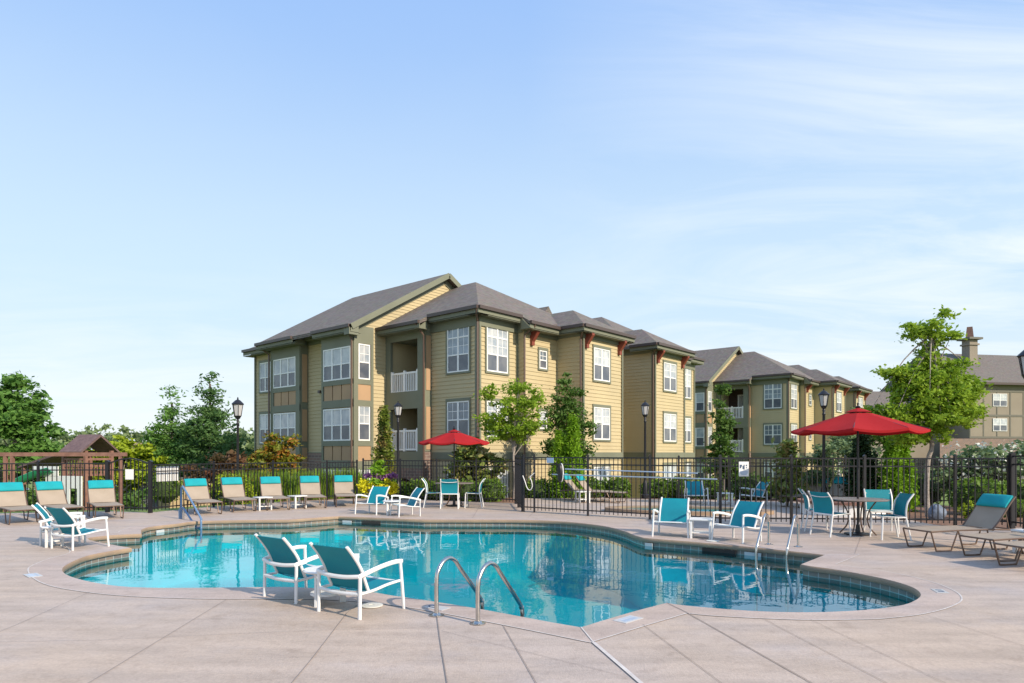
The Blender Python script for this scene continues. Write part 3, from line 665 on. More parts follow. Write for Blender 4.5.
    roofpiece(r,None,4.24,8.38,-2.16,5,7.13,.58,(True,False))
    roofpiece(r,None,10.57,14.72,-2.16,5,7.13,.58,(True,False))
    # mid roof, ridge along v
    r.add([(8.0,1.05,7.37),(11.5,1.05,7.37),(11.5,5,9.55),(8.0,5,9.55),(11.5,9,7.37),(8,9,7.37),(8.0,1.05,7.2),(11.5,1.05,7.2)],[(0,1,2,3),(3,2,4,5),(0,6,7,1)])
    # skirt roofs that carry the tower slopes further out
    r.add([(-.42,2.45,7.385),(-.42,5.28,7.385),(-.92,5.28,7.10),(-.92,2.45,7.10),(-.42,2.45,7.2),(-.42,5.28,7.2),(-.92,5.28,6.98),(-.92,2.45,6.98)],[(0,3,2,1),(3,7,6,2),(0,4,7,3),(7,4,5,6)])
    for a,b_ in ((2.15,4.26),(14.70,16.85)):
        r.add([(a,-.42,7.385),(b_,-.42,7.385),(b_,-.90,7.11),(a,-.90,7.11),(a,-.42,7.2),(b_,-.42,7.2),(b_,-.90,6.99),(a,-.90,6.99)],[(0,1,2,3)[::-1],(3,2,6,7)[::-1],(0,3,7,4)[::-1],(1,5,6,2)[::-1],(7,6,5,4)[::-1]])
    # little vent dormer behind
    r.prism([(9.6,9.3),(10.4,9.3),(10.0,9.75)],'y',4.2,5)
    r.build('roof', 'roof', T, smooth=0)
    eave(T,(-.42,-.42),(-.42,2.45),7.39,(-1,0)); eave(T,(-.42,-.42),(2.15,-.42),7.39,(0,-1)); eave(T,(-.92,2.45),(-.92,5.28),7.10,(-1,0))
    eave(T,(2.15,-.90),(4.24,-.90),7.11,(0,-1)); eave(T,(14.72,-.90),(16.85,-.90),7.11,(0,-1)); eave(T,(16.85,-.42),(19.6,-.42),7.39,(0,-1))
    for a,b_ in ((4.24,8.38),(10.57,14.72)):
        eave(T,(a,-2.16),(b_,-2.16),7.13,(0,-1)); eave(T,(a,-2.16),(a,-.6),7.13,(-1,0)); eave(T,(b_,-2.16),(b_,.9),7.13,(1,0))
    eave(T,(-2.55,4.93),(-2.55,7.75),7.02,(-1,0)); eave(T,(-2.55,9.4),(-2.55,12.7),7.02,(-1,0)); eave(T,(-2.0,7.75),(-2.0,9.4),7.20,(-1,0)); eave(T,(-1.98,12.7),(-1.98,15.1),7.0,(-1,0))
    eave(T,(8.0,1.05),(11.0,1.05),7.37,(0,-1))
    # brackets
    for v,pl in ((4.95,-1.74),(7.62,-1.74),(11.3,-1.74),(14.0,-1.74),(2.85,-.386),(16.3,-.386)):
        q = MB(); q.prism([(pl-.02,6.85),(pl-.42,6.85),(pl-.42,6.75),(pl-.14,6.38),(pl-.14,6.22),(pl-.02,6.22)],'x',v-.09,v+.09); q.build('eave_bracket','bracket',T,smooth=0)
    # downspouts
    spout(T,[(-.45,-.35,7.3),(-.40,-.30,7.12),(-.09,-.06,6.85),(-.09,-.06,ZG)])
    spout(T,[(2.45,-.95,7.02),(2.45,-.90,6.9),(2.33,-.47,6.6),(2.33,-.47,ZG)])
    spout(T,[(4.3,-2.1,7.03),(4.4,-2.0,6.9),(4.61,-1.72,6.6),(4.61,-1.72,ZG)])
    spout(T,[(10.62,-2.1,7.03),(10.75,-2.0,6.9),(10.93,-1.72,6.6),(10.93,-1.72,ZG)])
    spout(T,[(-2.6,5.15,6.93),(-2.5,5.22,6.8),(-2.25,5.26,6.5),(-2.25,5.26,ZG)])
    spout(T,[(-.98,2.62,7.0),(-.85,2.64,6.9),(-.50,2.66,6.55),(-.50,2.66,ZG)])
    spout(T,[(-2.6,12.6,6.93),(-2.4,12.5,6.8),(-2.08,12.32,6.5),(-2.08,12.32,ZG)])
    spout(T,[(8.4,-2.1,7.03),(8.3,-2.0,6.9),(8.03,-1.72,6.75),(8.03,-1.72,ZG)])
    MB().box(-1.70,-1.59,8.5,8.66,4.42,4.55).build('wall_vent','gutter',T,smooth=0)
    return T
BLD = building('apartment_building', 'nearest three storey yellow apartment building with long gabled left wing, in the centre')
BLD.location = (-1.35, 26.5, 0); BLD.rotation_euler.z = RZB
B2 = dup(BLD, (20.0, 48.3, -.02), RZB, 'farther yellow apartment building seen partly behind the nearest one, above the striped sign')
for _b in (BLD, B2): _b['group'] = 'yellow apartment buildings'
# beige building far right
T = thing('beige_apartment_building', 'beige panelled building with chimney behind the flowering shrubs on the right', 'apartment building', (50, 78, 0), R(10))
mb = MB(); mb.box(4,60,0,14,-2,9.95); mb.box(-20,4,3,14,-2,6.4); mb.build('wall','beige',T,smooth=0)
mb = MB()
for x in np.arange(4.1,59,1.85): mb.box(x-.07,x+.07,-.04,0,3.5,9.2)
for z in (3.5,6.1,9.0): mb.box(4,60,-.05,0,z-.12,z+.12)
mb.build('batten','beigetrim',T,smooth=0)
st = MB(); st.add([(0,-.06,-2),(60,-.06,-2),(60,-.06,3.35),(0,-.06,3.35)],[(0,1,2,3)]); st.uv = [(0,-2),(60,-2),(60,3.35),(0,3.35)]; st.build('brick_base','stone',T,smooth=0)
mb = MB(); mb.prism([(-.7,9.95),(7,14.5),(14.7,9.95),(14.7,9.75),(-.7,9.75)],'x',3.6,60.6); mb.prism([(2.4,6.4),(8.5,9.6),(14.6,6.4)],'x',-20.5,3.9); mb.build('roof','roof',T,smooth=0)
mb = MB(); mb.box(3.6,60.6,-.82,-.70,9.7,9.97); mb.build('gutter','gutter',T,smooth=0)
mb = MB(); mb.box(8.2,9.35,4.2,5.4,10,15.9); mb.box(8.05,9.5,4.05,5.55,15.2,15.4); o = mb.build('chimney','beige',T,smooth=0)
mb = MB(); mb.box(7.8,9.75,3.8,5.8,15.9,16.15); mb.build('chimney_cap','beigetrim',o,smooth=0); MB().lathe([(.62,0),(.42,1.4),(0,1.4)],(8.78,4.8,16.15),4).build('chimney_pot','cedar',o,smooth=0)
for x in (7.2,14.2,21,28):
    for z in (7.2,4.25): window(T,'B',0,x,x+1.95,z,z+1.5,2,0,False,.05,grid=1)
    window(T,'B',0,x,x+2.1,.2,1.8,2,0,False,.07)
mb = MB(); mb.box(11.0,12.2,-.12,-.06,-1.2,1.2); mb.build('door','screen',T,smooth=0)
# ---------------------------------------------------------------- fences
def fence(name, label, pts, h=1.55, zb=None, gate=False, step=.115, thick=.055):
    """pts: post positions; each post its own part, rails and pickets one part per bay"""
    x0, y0 = pts[0]; T = thing(name, label, 'gate' if gate else 'fence', (x0, y0, 0))
    zz = (lambda x, y: 0) if zb is None else zb
    for i, (x, y) in enumerate(pts):
        x -= x0; y -= y0; z = zz(x+x0, y+y0); MB().box(x-thick/2,x+thick/2,y-thick/2,y+thick/2,z,z+h+.03).prism([(x-thick*.7,z+h+.03),(x+thick*.7,z+h+.03),(x,z+h+.07)],'y',y-thick*.6,y+thick*.6).build('post','iron',T,smooth=0)
    for i in range(len(pts)-1):
        a = Vector((pts[i][0]-x0, pts[i][1]-y0, zz(*pts[i]))); b_ = Vector((pts[i+1][0]-x0, pts[i+1][1]-y0, zz(*pts[i+1])))
        for k, zr in enumerate((h-.02, h-.20, .14)):
            r = MB()
            if gate and k == 0:
                m = 8
                for j in range(m):
                    ta, tb = j/m, (j+1)/m; za = h-.04+.16*math.sin(PI*ta); zb_ = h-.04+.16*math.sin(PI*tb); p = a.lerp(b_, ta); q = a.lerp(b_, tb)
                    r.obox((p.x,p.y,p.z+za),(q.x,q.y,q.z+zb_),.03,.035)
            else: r.obox((a.x,a.y,a.z+zr),(b_.x,b_.y,b_.z+zr),.028,.032)
            r.build('rail','iron',T,smooth=0)
        pk = MB(); n = int((b_-a).length/step)
        for j in range(1, n):
            p = a.lerp(b_, j/n); hh = h-.03+(.16*math.sin(PI*j/n) if gate else 0); pk.box(p.x-.009,p.x+.009,p.y-.009,p.y+.009,p.z+.06,p.z+hh)
        pk.build('pickets','iron',T,smooth=0)
    return T
fence('metal_fence','black metal fence behind the three loungers at the far left, before the playset',[(-20.0,15.2),(-17.4,16.4),(-15.0,17.5),(-13.0,18.3),(-11.25,18.55)],1.38)
fence('fence_gate','arched black gate between two thick posts right of the playset',[(-11.25,18.55),(-9.95,18.35)],1.38,gate=True,thick=.09)
fence('metal_fence','black metal fence behind the row of five loungers, before the tall green grass',[(-9.95,18.35),(-9.1,20.35),(-7.9,22.05),(-6.45,23.25),(-5.65,24.3)],1.34)
fence('metal_fence','black metal fence behind the small red umbrella and its dining set',[(-5.4,24.2),(-3.95,23.6),(-2.6,23.0),(-1.2,22.4),(.12,21.6)],1.40)
fence('open_gate','narrow black gate seen edge-on beside the hose hook',[(.12,21.6),(.20,20.2),(.30,18.8)],1.52,gate=False,thick=.08)
fence('metal_fence','black metal fence carrying the blue poles and the rules sign, behind two poolside armchairs',[(.33,18.72),(.62,18.5),(1.99,17.5),(3.42,16.55),(4.84,15.5),(6.45,15.4),(8.06,15.25),(10.0,15.05),(10.95,14.7)],1.545)
fence('metal_fence','dense black fence turning towards the camera at the right edge beside the lounger',[(10.98,14.65),(11.0,13.2),(10.9,11.8)],1.60,thick=.09)
fence('metal_fence','rear black fence beyond the second pool deck, before the dark shrubs on the right',[(5.9,23.6),(7.6,23.4),(9.4,23.0),(11.2,22.4),(12.9,21.6),(15,20.6),(18,19.4),(22,18)],1.50)
# ---------------------------------------------------------------- furniture (facing +y, origin on the floor below the seat centre)
def sling_rows(profile, hw, bow=0, n=5):
    rows = []
    for (y, z) in profile: rows.append([(x*hw, y, z-bow*(1-x*x)) for x in np.linspace(-1, 1, n)])
    return rows
def armchair(label):
    T = thing('armchair', label, 'armchair')
    for sx in (-1, 1):
        MB().sweep([(sx*.305,-.29,0),(sx*.305,-.285,.43)],.022,8,.017).build('leg','white',T)
        MB().sweep([(sx*.345,.30,0),(sx*.325,.265,.50)],.020,8,.017).build('leg','white',T)
        MB().sweep(spline([(sx*.33,.285,.505),(sx*.335,.16,.512),(sx*.33,-.05,.485),(sx*.31,-.30,.425)],4),.016,8,.024).build('armrest','white',T)
        MB().sweep(spline([(sx*.315,.27,.30),(sx*.305,.10,.285),(sx*.30,-.10,.255),(sx*.30,-.29,.245)],4),.019,8,.015).build('seat_rail','white',T)
        MB().sweep(spline([(sx*.27,-.14,.25),(sx*.275,-.19,.36),(sx*.275,-.25,.50),(sx*.27,-.335,.625),(sx*.27,-.425,.73)],4),.019,8,.016).build('back_upright','white',T)
    MB().sweep(spline([(-.31,-.30,.425),(-.12,-.335,.41),(.12,-.335,.41),(.31,-.30,.425)],5),.015,8,.022).build('crossbar','white',T)
    MB().sweep(spline([(-.285,-.29,.245),(0,-.30,.235),(.285,-.29,.245)],5),.015,8,.02).build('crossbar','white',T)
    MB().sweep([(-.295,.25,.29),(.295,.25,.29)],.015,8).build('crossbar','white',T)
    prof = spline([(.26,.305),(.10,.275),(-.05,.255),(-.15,.26)],4)
    MB().sheet(sling_rows(prof,.29,.018),.007).build('seat','teal',T)
    prof = spline([(-.135,.255),(-.19,.37),(-.25,.50),(-.322,.605),(-.412,.715)],4)
    MB().sheet(sling_rows(prof,.27,0),.007).build('backrest','teal',T)
    return T
def dining(label):
    T = thing('dining_chair', label, 'chair')
    for sx in (-1, 1):
        MB().sweep([(sx*.262,-.28,0),(sx*.245,-.20,.43)],.017,8,.015).build('leg','white',T)
        MB().sweep([(sx*.255,.24,0),(sx*.245,.22,.43)],.017,8,.015).build('leg','white',T)
        MB().sweep(spline([(sx*.245,-.20,.43),(sx*.252,-.195,.55),(sx*.255,-.225,.72),(sx*.25,-.335,.88)],5),.017,8,.014).build('back_upright','white',T)
    MB().sweep([(-.25,.22,.44),(.25,.22,.44),(.25,-.20,.435),(-.25,-.20,.435)],.017,8,close=True).build('seat_frame','white',T)
    MB().sweep(spline([(-.25,-.275,.80),(-.1,-.29,.782),(.1,-.29,.782),(.25,-.275,.80)],5),.009,8).build('crossbar','white',T)
    MB().sheet(sling_rows(spline([(.23,.455),(.05,.445),(-.19,.44)],4),.245,.012),.007).build('seat','teal',T)
    MB().sheet(sling_rows(spline([(-.20,.45),(-.205,.56),(-.24,.72),(-.315,.87)],5),.242,0),.007).build('backrest','teal',T)
    return T
def lounger(label):
    """foot end at origin, head end towards -y ; faces +y"""
    T = thing('sun_lounger', label, 'sun lounger')
    L0 = 1.25
    for sx in (-1, 1):
        x = sx*.30
        MB().sweep([(x,.0,.33),(x,-.5,.345),(x,-L0,.345),(x,-1.72,.33)],.014,8).build('side_rail','bronze',T)
        MB().sweep(spline([(x,-L0+.02,.35),(x,-L0-.17,.55),(x,-L0-.34,.78),(x,-L0-.45,.90)],4),.014,8).build('back_upright','bronze',T)
        for y0 in (.0,-1.12):
            pts = [(x,y0+.0,.33),(x,y0-.09,.05),(x,y0-.13,.014),(x,y0-.37,.014),(x,y0-.41,.05),(x,y0-.53,.335)]
            MB().sweep(spline(pts,3),.013,8).build('leg','bronze',T)
    MB().sweep([(-.30,0,.33),(.30,0,.33)],.014,8).build('crossbar','bronze',T); MB().sweep([(-.30,-L0,.335),(.30,-L0,.335)],.013,8).build('crossbar','bronze',T); MB().sweep([(-.3,-1.72,.33),(.3,-1.72,.33)],.013,8).build('crossbar','bronze',T)
    MB().sweep([(-.27,-1.60,.33),(-.27,-L0-.27,.66),(.27,-L0-.27,.66),(.27,-1.60,.33)],.010,6).build('back_support','bronze',T)
    MB().sheet(sling_rows([(0.0,.345),(-.3,.348),(-.7,.352),(-L0,.352)],.295,.012),.008).build('seat','tan',T)
    bp = spline([(-L0,.355),(-L0-.17,.56),(-L0-.34,.785),(-L0-.44,.895)],3)
    MB().sheet(sling_rows(bp,.29,0),.008).build('backrest','tan',T)
    # pillow wrapped over the top of the back
    import math as m_
    a = Vector((0,-L0-.265,.70)); b_ = Vector((0,-L0-.43,.905)); d = (b_-a).normalized(); nrm = Vector((0, d.z, -d.y))
    mb = MB(); ns = 16; nx = 15; c = (a+b_)/2; hl = (b_-a).length/2
    for i in range(nx):
        u = -1+2*i/(nx-1); e = (1-abs(u)**6)*.65+.35
        for j in range(ns):
            t_ = 2*PI*j/ns; pa = math.copysign(abs(math.cos(t_))**.7, math.cos(t_))*hl; pn = math.copysign(abs(math.sin(t_))**.8, math.sin(t_))*.048*e
            mb.v.append(tuple(c+Vector((u*.285,0,0))+d*pa+nrm*(pn+.018)))
    for i in range(nx-1):
        for j in range(ns): mb.f.append((i*ns+j, i*ns+(j+1)%ns, (i+1)*ns+(j+1)%ns, (i+1)*ns+j))
    mb.f.append(tuple(range(ns))[::-1]); mb.f.append(tuple((nx-1)*ns+j for j in range(ns)))
    mb.build('headrest_pillow','pillow',T,smooth=60)
    return T
def side_table(label, square=False, r=.21, h=.37):
    T = thing('side_table', label, 'side table')
    if square:
        MB().box(-r,r,-r,r,h-.03,h).build('tabletop','white',T,bevel=.008)
        MB().box(-r+.04,r-.04,-r+.05,r-.05,.10,.125).build('shelf','white',T,bevel=.004)
        for sx in (-1,1):
            for sy in (-1,1): MB().box(sx*(r-.035)-.02,sx*(r-.035)+.02,sy*(r-.05)-.03,sy*(r-.05)+.03,0,h-.031).build('leg','white',T,bevel=.004)
    else:
        MB().lathe([(0,h-.03),(r,h-.03),(r+.012,h-.015),(r,h),(0,h)],n=28).build('tabletop','white',T)
        MB().lathe([(0,.10),(r*.72,.10),(r*.72,.122),(0,.122)],n=20).build('shelf','white',T)
        for k in range(3):
            a = PI/2+PI*2/3*k+.5; c = Vector((math.cos(a),math.sin(a),0))*(r*.80); q = Vector((-math.sin(a),math.cos(a),0))
            MB().obox(c, c+Vector((0,0,h-.031)), .024, .065, up=tuple(q.cross(Vector((0,0,1))))).build('leg','white',T)
    return T
def face(dx, dy): return math.atan2(dy, dx)-PI/2
AC = armchair('white armchair with teal sling, nearest of all, left of the pool ladder, seen from behind')
AC.location = (-1.60,7.02,0); AC.rotation_euler.z = face(.56,.83); G1 = 'white and teal armchairs round the pool'; AC['group'] = G1
for (x,y,dx_,dy_,lb) in [(-2.43,7.72,.61,.79,'white armchair with teal sling just left of the nearest armchair, at the near pool edge'),
    (-7.56,11.66,.45,.89,'front armchair of the pair by the left end of the pool, seen from behind'),
    (-8.26,12.25,.88,.47,'rear armchair of the pair by the left end of the pool, turned to the right'),
    (3.20,13.32,-.36,-.93,'left armchair of the pair facing the camera by the right-hand pool edge'),
    (4.24,12.56,-.82,-.57,'right armchair of the pair by the right-hand pool edge, next to the far ladder'),
    (-3.80,18.15,-.4,-.92,'left armchair of the pair in front of the yellow flower pot'),
    (-2.80,17.55,-.88,-.47,'right armchair of the pair in front of the yellow flower pot, turned left'),
    (5.95,21.6,-.1,-1,'armchair behind the fence facing the camera, before the hedge'),
    (7.75,21.4,-.97,-.2,'armchair behind the fence turned left, just right of the rules sign')]:
    dup(AC,(x,y,0),face(dx_,dy_),lb,G1)
ST = side_table('round white side table between the two nearest armchairs',False,.23,.38); ST.location = (-2.05,7.34,0); ST.rotation_euler.z = .3; ST['group'] = 'small white side tables'
SQ = side_table('square white side table between the two armchairs by the right-hand pool edge',True,.21,.38); SQ.location = (3.68,12.98,0); SQ.rotation_euler.z = -.35; SQ['group'] = 'small white side tables'
dup(ST,(-8.09,11.76,0),.4,'round white side table between the pair of armchairs at the left end of the pool').scale = (.76,.76,.95)
dup(ST,(-3.22,17.85,0),.1,'round white side table between the pair of armchairs before the yellow flowers')
for x,y,rz,lb in ((-7.22,19.32,.8,'square white side table between the second and middle loungers of the row of five'),(-6.42,19.95,.9,'square white side table between the middle and fourth loungers of the row of five'),
    (6.8,21.3,0,'square white side table behind the fence between two armchairs'),(2.35,22.2,.3,'square white side table between the two loungers behind the fence'),(8.55,10.95,.2,'square white side table between the loungers at the right edge')):
    dup(SQ,(x,y,0),rz,lb)
LN = lounger('tan lounger with turquoise pillow cut by the left edge of the picture'); LN.location = (-11.25,15.45,0); LN.rotation_euler.z = face(.75,-.66); G2 = 'tan sun loungers with turquoise pillows'; LN['group'] = G2
for x,y,dx_,dy_,lb in [(-10.62,16.02,.76,-.65,'tan lounger behind the left pair of armchairs, second from the left edge'),
    (-9.98,16.55,.62,-.78,'tan lounger just left of the arched gate, third from the left edge'),
    (-8.02,17.75,.62,-.78,'tan lounger behind the blue step rail, first of the row of five'),
    (-7.45,18.65,.58,-.81,'tan lounger second in the row of five, right of the blue step rail'),
    (-6.68,19.15,.48,-.88,'tan lounger in the middle of the row of five, between two side tables'),
    (-5.80,19.75,.40,-.92,'tan lounger fourth in the row of five, right of a side table'),
    (-5.02,20.25,.30,-.95,'tan lounger at the right end of the row of five, beside the flower pot'),
    (6.93,11.42,-.98,-.20,'far right lounger with turquoise pillow, near the big green tree'),
    (7.22,10.38,-.98,-.20,'tan lounger at the right edge, second from the far one, pillow out of frame'),
    (7.10,9.45,-.98,-.20,'tan lounger nearest the camera at the right edge, mostly out of the picture'),
    (3.35,22.9,.90,-.44,'left of the two tan loungers behind the blue poles of the fence'),
    (3.75,22.1,.90,-.44,'right of the two tan loungers behind the blue poles of the fence'),
    (8.35,20.2,-.85,-.5,'left of the two loungers behind the right dining set beyond the fence'),
    (8.75,19.6,-.85,-.5,'right of the two loungers behind the right dining set beyond the fence')]:
    dup(LN,(x,y,0),face(dx_,dy_),lb,G2)
DC = dining('teal dining chair nearest the right-hand ladder, left front of the right table'); DC.location = (6.40,13.38,0); DC.rotation_euler.z = face(.93,.32); G3 = 'white and teal dining chairs'; DC['group'] = G3
for x,y,dx_,dy_,lb in [(6.50,14.22,.92,-.25,'teal dining chair at the left rear of the right table, mostly hidden'),
    (7.70,13.90,-.25,-.97,'teal dining chair behind the right table, facing the camera'),
    (7.27,12.86,-.97,.10,'teal dining chair at the right end of the right table, turned left'),
    (-2.40,20.35,1,.05,'dining chair on the left of the table under the small umbrella, in profile'),
    (-1.85,19.95,0,1,'dining chair seen from behind at the front of the table under the small umbrella'),
    (-1.16,20.2,-1,.05,'dining chair on the right of the table under the small umbrella, in profile')]:
    dup(DC,(x,y,0),face(dx_,dy_),lb,G3)
def umbrella(name, label, loc, r, zr, za, tr, rot):
    T = thing('round_table', label[0], 'table', loc, 0, 'tables under the red umbrellas')
    MB().lathe([(.04,.70),(tr,.70),(tr+.012,.712),(tr,.725),(.04,.725)],n=36).build('tabletop','table',T)
    for k in range(4):
        a = PI/4+PI/2*k; c, s_ = math.cos(a), math.sin(a)
        MB().sweep(spline([(tr*.62*c,tr*.62*s_,.70),(tr*.35*c,tr*.35*s_,.45),(tr*.36*c,tr*.36*s_,.2),(tr*.62*c,tr*.62*s_,.012)],4),.014,8).build('leg','bronze',T)
    U = thing('patio_umbrella', label[1], 'umbrella', loc, rot, 'red patio umbrellas')
    MB().sweep([(0,0,.08),(0,0,za-.02)],.021,10).build('pole','iron',U)
    MB().lathe([(.0,0),(.25,0),(.25,.03),(.05,.05),(.035,.20),(0,.20)],n=24).build('base','iron',U)
    MB().lathe([(0,za+.12),(.022,za+.09),(.012,za+.05),(.05,za+.03),(.03,za-.02),(0,za-.04)][::-1],n=12).build('finial','iron',U)
    MB().lathe([(.024,zr-.02),(.05,zr-.01),(.05,zr+.05),(.024,zr+.07)],n=12).build('hub','iron',U)
    mb = MB(); ns = 8; rings = 9; sub = 6; v = []
    for i in range(rings):
        f_ = .20+.80*i/(rings-1)
        for j in range(ns*sub):
            a = 2*PI*j/(ns*sub); w = (j % sub)/sub; ch = math.cos(PI/ns)/math.cos((w-.5)*2*PI/ns)
            sag = .055*f_*math.sin(PI*w)**1; rr = r*f_*ch*(1-.0*sag)
            z = za-.015-(za-zr)*(f_**.93)-sag*.9*f_+(.0)
            if i == rings-1: z += .0
            v.append((rr*math.cos(a), rr*math.sin(a), z))
    m_ = ns*sub
    fs = [(i*m_+j, i*m_+(j+1)%m_, (i+1)*m_+(j+1)%m_, (i+1)*m_+j) for i in range(rings-1) for j in range(m_)]
    # valance
    for j in range(m_):
        x,y,z = v[(rings-1)*m_+j]; v.append((x,y,z-.045))
    fs += [((rings-1)*m_+j, (rings-1)*m_+(j+1)%m_, rings*m_+(j+1)%m_, rings*m_+j) for j in range(m_)]
    mb.add(v, [f[::-1] for f in fs]); cp = mb.build('canopy','red',U,smooth=18)
    mb = MB(); mb.lathe([(.0,za+.008),(r*.10,za-.032),(r*.20,za+.004-(za-zr)*.205)][::-1],n=8); mb.build('vent','red',cp,smooth=10)
    for k in range(8):
        a = 2*PI*k/8
        MB().sweep([(0,0,za-.06),(r*.97*math.cos(a),r*.97*math.sin(a),zr-.005)],.008,5).build('rib','iron',U)
        MB().sweep([(.04*math.cos(a),.04*math.sin(a),zr+.03),(r*.55*math.cos(a),r*.55*math.sin(a),zr+(za-zr)*.40-.02)],.006,5).build('strut','iron',U)
    return T
umbrella('u',('grey round table with bent legs under the large red umbrella at the right','large red umbrella over the right-hand dining set'),(7.0,13.5,0),1.26,2.13,2.56,.56,.25)
umbrella('u',('round dining table under the small red umbrella in front of the building','smaller looking red umbrella over the middle dining set, before the building'),(-1.80,20.75,0),1.10,2.0,2.38,.60,.1)
# ---------------------------------------------------------------- ladders and step rail
def ladder(label, base, gap, d, off=1):
    d = Vector((d[0],d[1],0)).normalized(); q = Vector((d.y,-d.x,0))*off; T = thing('pool_ladder', label, 'ladder', (base[0],base[1],0), 0, 'stainless pool ladders')
    for k in (0, 1):
        o = q*(gap*k)
        prof = [(0,.0),(0,.36),(.03,.46),(.10,.535),(.19,.56),(.28,.52),(.35,.44),(.66,.10),(.71,.02),(.73,-.08),(.73,-1.1)]
        P = [(o+d*a+Vector((0,0,z))) for a, z in spline(prof,4)]
        h = MB().sweep(P,.0225,14).build('handrail','steel',T)
        MB().lathe([(.0225,.030),(.035,.026),(.045,.012),(.075,.010),(.075,.0035)][::-1],tuple(o),20).build('base_flange','steel',h)
    for z in (-.45,-.75): MB().obox(d*.73+Vector((0,0,z)), d*.73+q*gap+Vector((0,0,z)), .08, .025).build('step','steel',T)
ladder('near stainless pool ladder right of the two closest armchairs',(-.765,6.77),.545,(.60,.80))
ladder('far stainless pool ladder in front of the right-hand dining set',(4.62,12.0),.50,(-.60,-.80),-1)
# fix orientation of the second ladder: rails run to the right of the first one
T = thing('step_handrail','blue figure-four handrail over the pool steps beside the row of five loungers','handrail',(-8.28,16.7,0))
MB().sweep(spline([(0,0,0),(0,0,.70),(.05,-.04,.79),(.14,-.13,.76),(.80,-.72,.14),(.86,-.79,.05),(.87,-.80,-.05),(.87,-.80,-.5)],4),.024,10).build('top_rail','bluerail',T)
MB().sweep(spline([(-.06,.03,0),(-.06,.03,.20),(0,0,.27),(.12,-.10,.25),(.60,-.55,-.10),(.70,-.64,-.15),(.86,-.79,-.12)],4),.024,10).build('lower_rail','bluerail',T)
MB().sweep([(.10,-.09,0),(.10,-.09,.24)],.02,8).build('post','steel',T)
# skimmer lids, depth marker tiles
tag(MB().lathe([(.0,.004),(.12,.004),(.12,.012),(.105,.015),(.03,.015),(.03,.011),(0,.011)],(-1.51,7.18,.003),28).build('deck_skimmer','skim'),'round white skimmer lid on the deck under the nearest armchair','skimmer cover','round skimmer covers')
tag(MB().lathe([(.0,.004),(.12,.004),(.12,.012),(0,.012)],(3.75,12.45,.003),24).build('deck_skimmer','skim'),'round pale skimmer lid in front of the two right-hand poolside armchairs','skimmer cover','round skimmer covers')
def marker(label, c, ang, w, h, kind):
    T = thing('marker_tile', label, 'marker tile', (c[0],c[1],.0035), ang, 'depth and warning tiles on the coping')
    MB().box(-w/2,w/2,-h/2,h/2,0,.004).build('tile','plate',T,smooth=0)
    mb = MB()
    if kind == 'no':
        mb.box(-w*.36,w*.36,h*.20,h*.30,.004,.0055); 
        for i in range(7): mb.box(-w*.36+i*w*.105,-w*.36+i*w*.105+w*.06,-h*.30,h*.08,.004,.0055)
    elif kind == 'arc':
        pts = [(-.05+.06*math.cos(t_),.035*math.sin(t_),.006) for t_ in np.linspace(.3,2*PI-.3,14)]; mb.sweep(pts,.007,4)
    else:
        for a in (-w*.25,w*.12): mb.box(a,a+w*.16,-h*.25,h*.25,.004,.0055)
        mb.box(-w*.02,w*.02,-h*.3,-h*.15,.004,.0055)
    mb.build('lettering','inkpale' if kind == 'no' else 'ink',T,smooth=0)
marker('white warning tile on the coping right of the pool corner in the foreground',(1.15,6.60),.78,.30,.16,'no')
marker('white depth tile on the coping left of the near ladder',(-.80,7.10),-.62,.27,.15,'arc')
marker('white depth tile on the coping at the right end of the pool',(5.10,7.95),1.3,.24,.13,'n')
marker('pale depth tile on the coping at the left end of the pool',(-6.45,8.98),-.75,.34,.16,'no')
# dark skimmer mouth and depth marks in the waterline tile
def wallmark(a, b_, z0, z1, m, nme, label):
    mb = MB(); mb.obox((a[0],a[1],(z0+z1)/2),(b_[0],b_[1],(z0+z1)/2),.02,z1-z0); tag(mb.build(nme,m,smooth=0),label,'skimmer' if nme=='skimmer_mouth' else 'marker tile')
wallmark((3.50,12.27),(3.98,11.86),-.20,-.09,'dark','skimmer_mouth','dark skimmer slot in the tile below the two right-hand armchairs')
wallmark((-3.85,17.12),(-3.35,16.94),-.20,-.10,'dark','skimmer_mouth','dark skimmer slot in the far wall below the pair by the flower pot')
wallmark((4.10,11.76),(4.32,11.56),-.22,-.09,'plate','wall_marker_tile','white depth tile on the wall beside the far ladder')
wallmark((2.58,12.92),(2.70,12.83),-.22,-.09,'plate','wall_marker_tile','white depth tile on the wall left of the right-hand armchairs')
wallmark((-4.40,17.33),(-4.15,17.24),-.21,-.10,'plate','wall_marker_tile','white depth tile on the far wall below the right end of the row of five')
wallmark((-8.0,15.0),(-7.93,15.2),-.21,-.09,'plate','wall_marker_tile','white depth tile on the wall below the blue step rail')
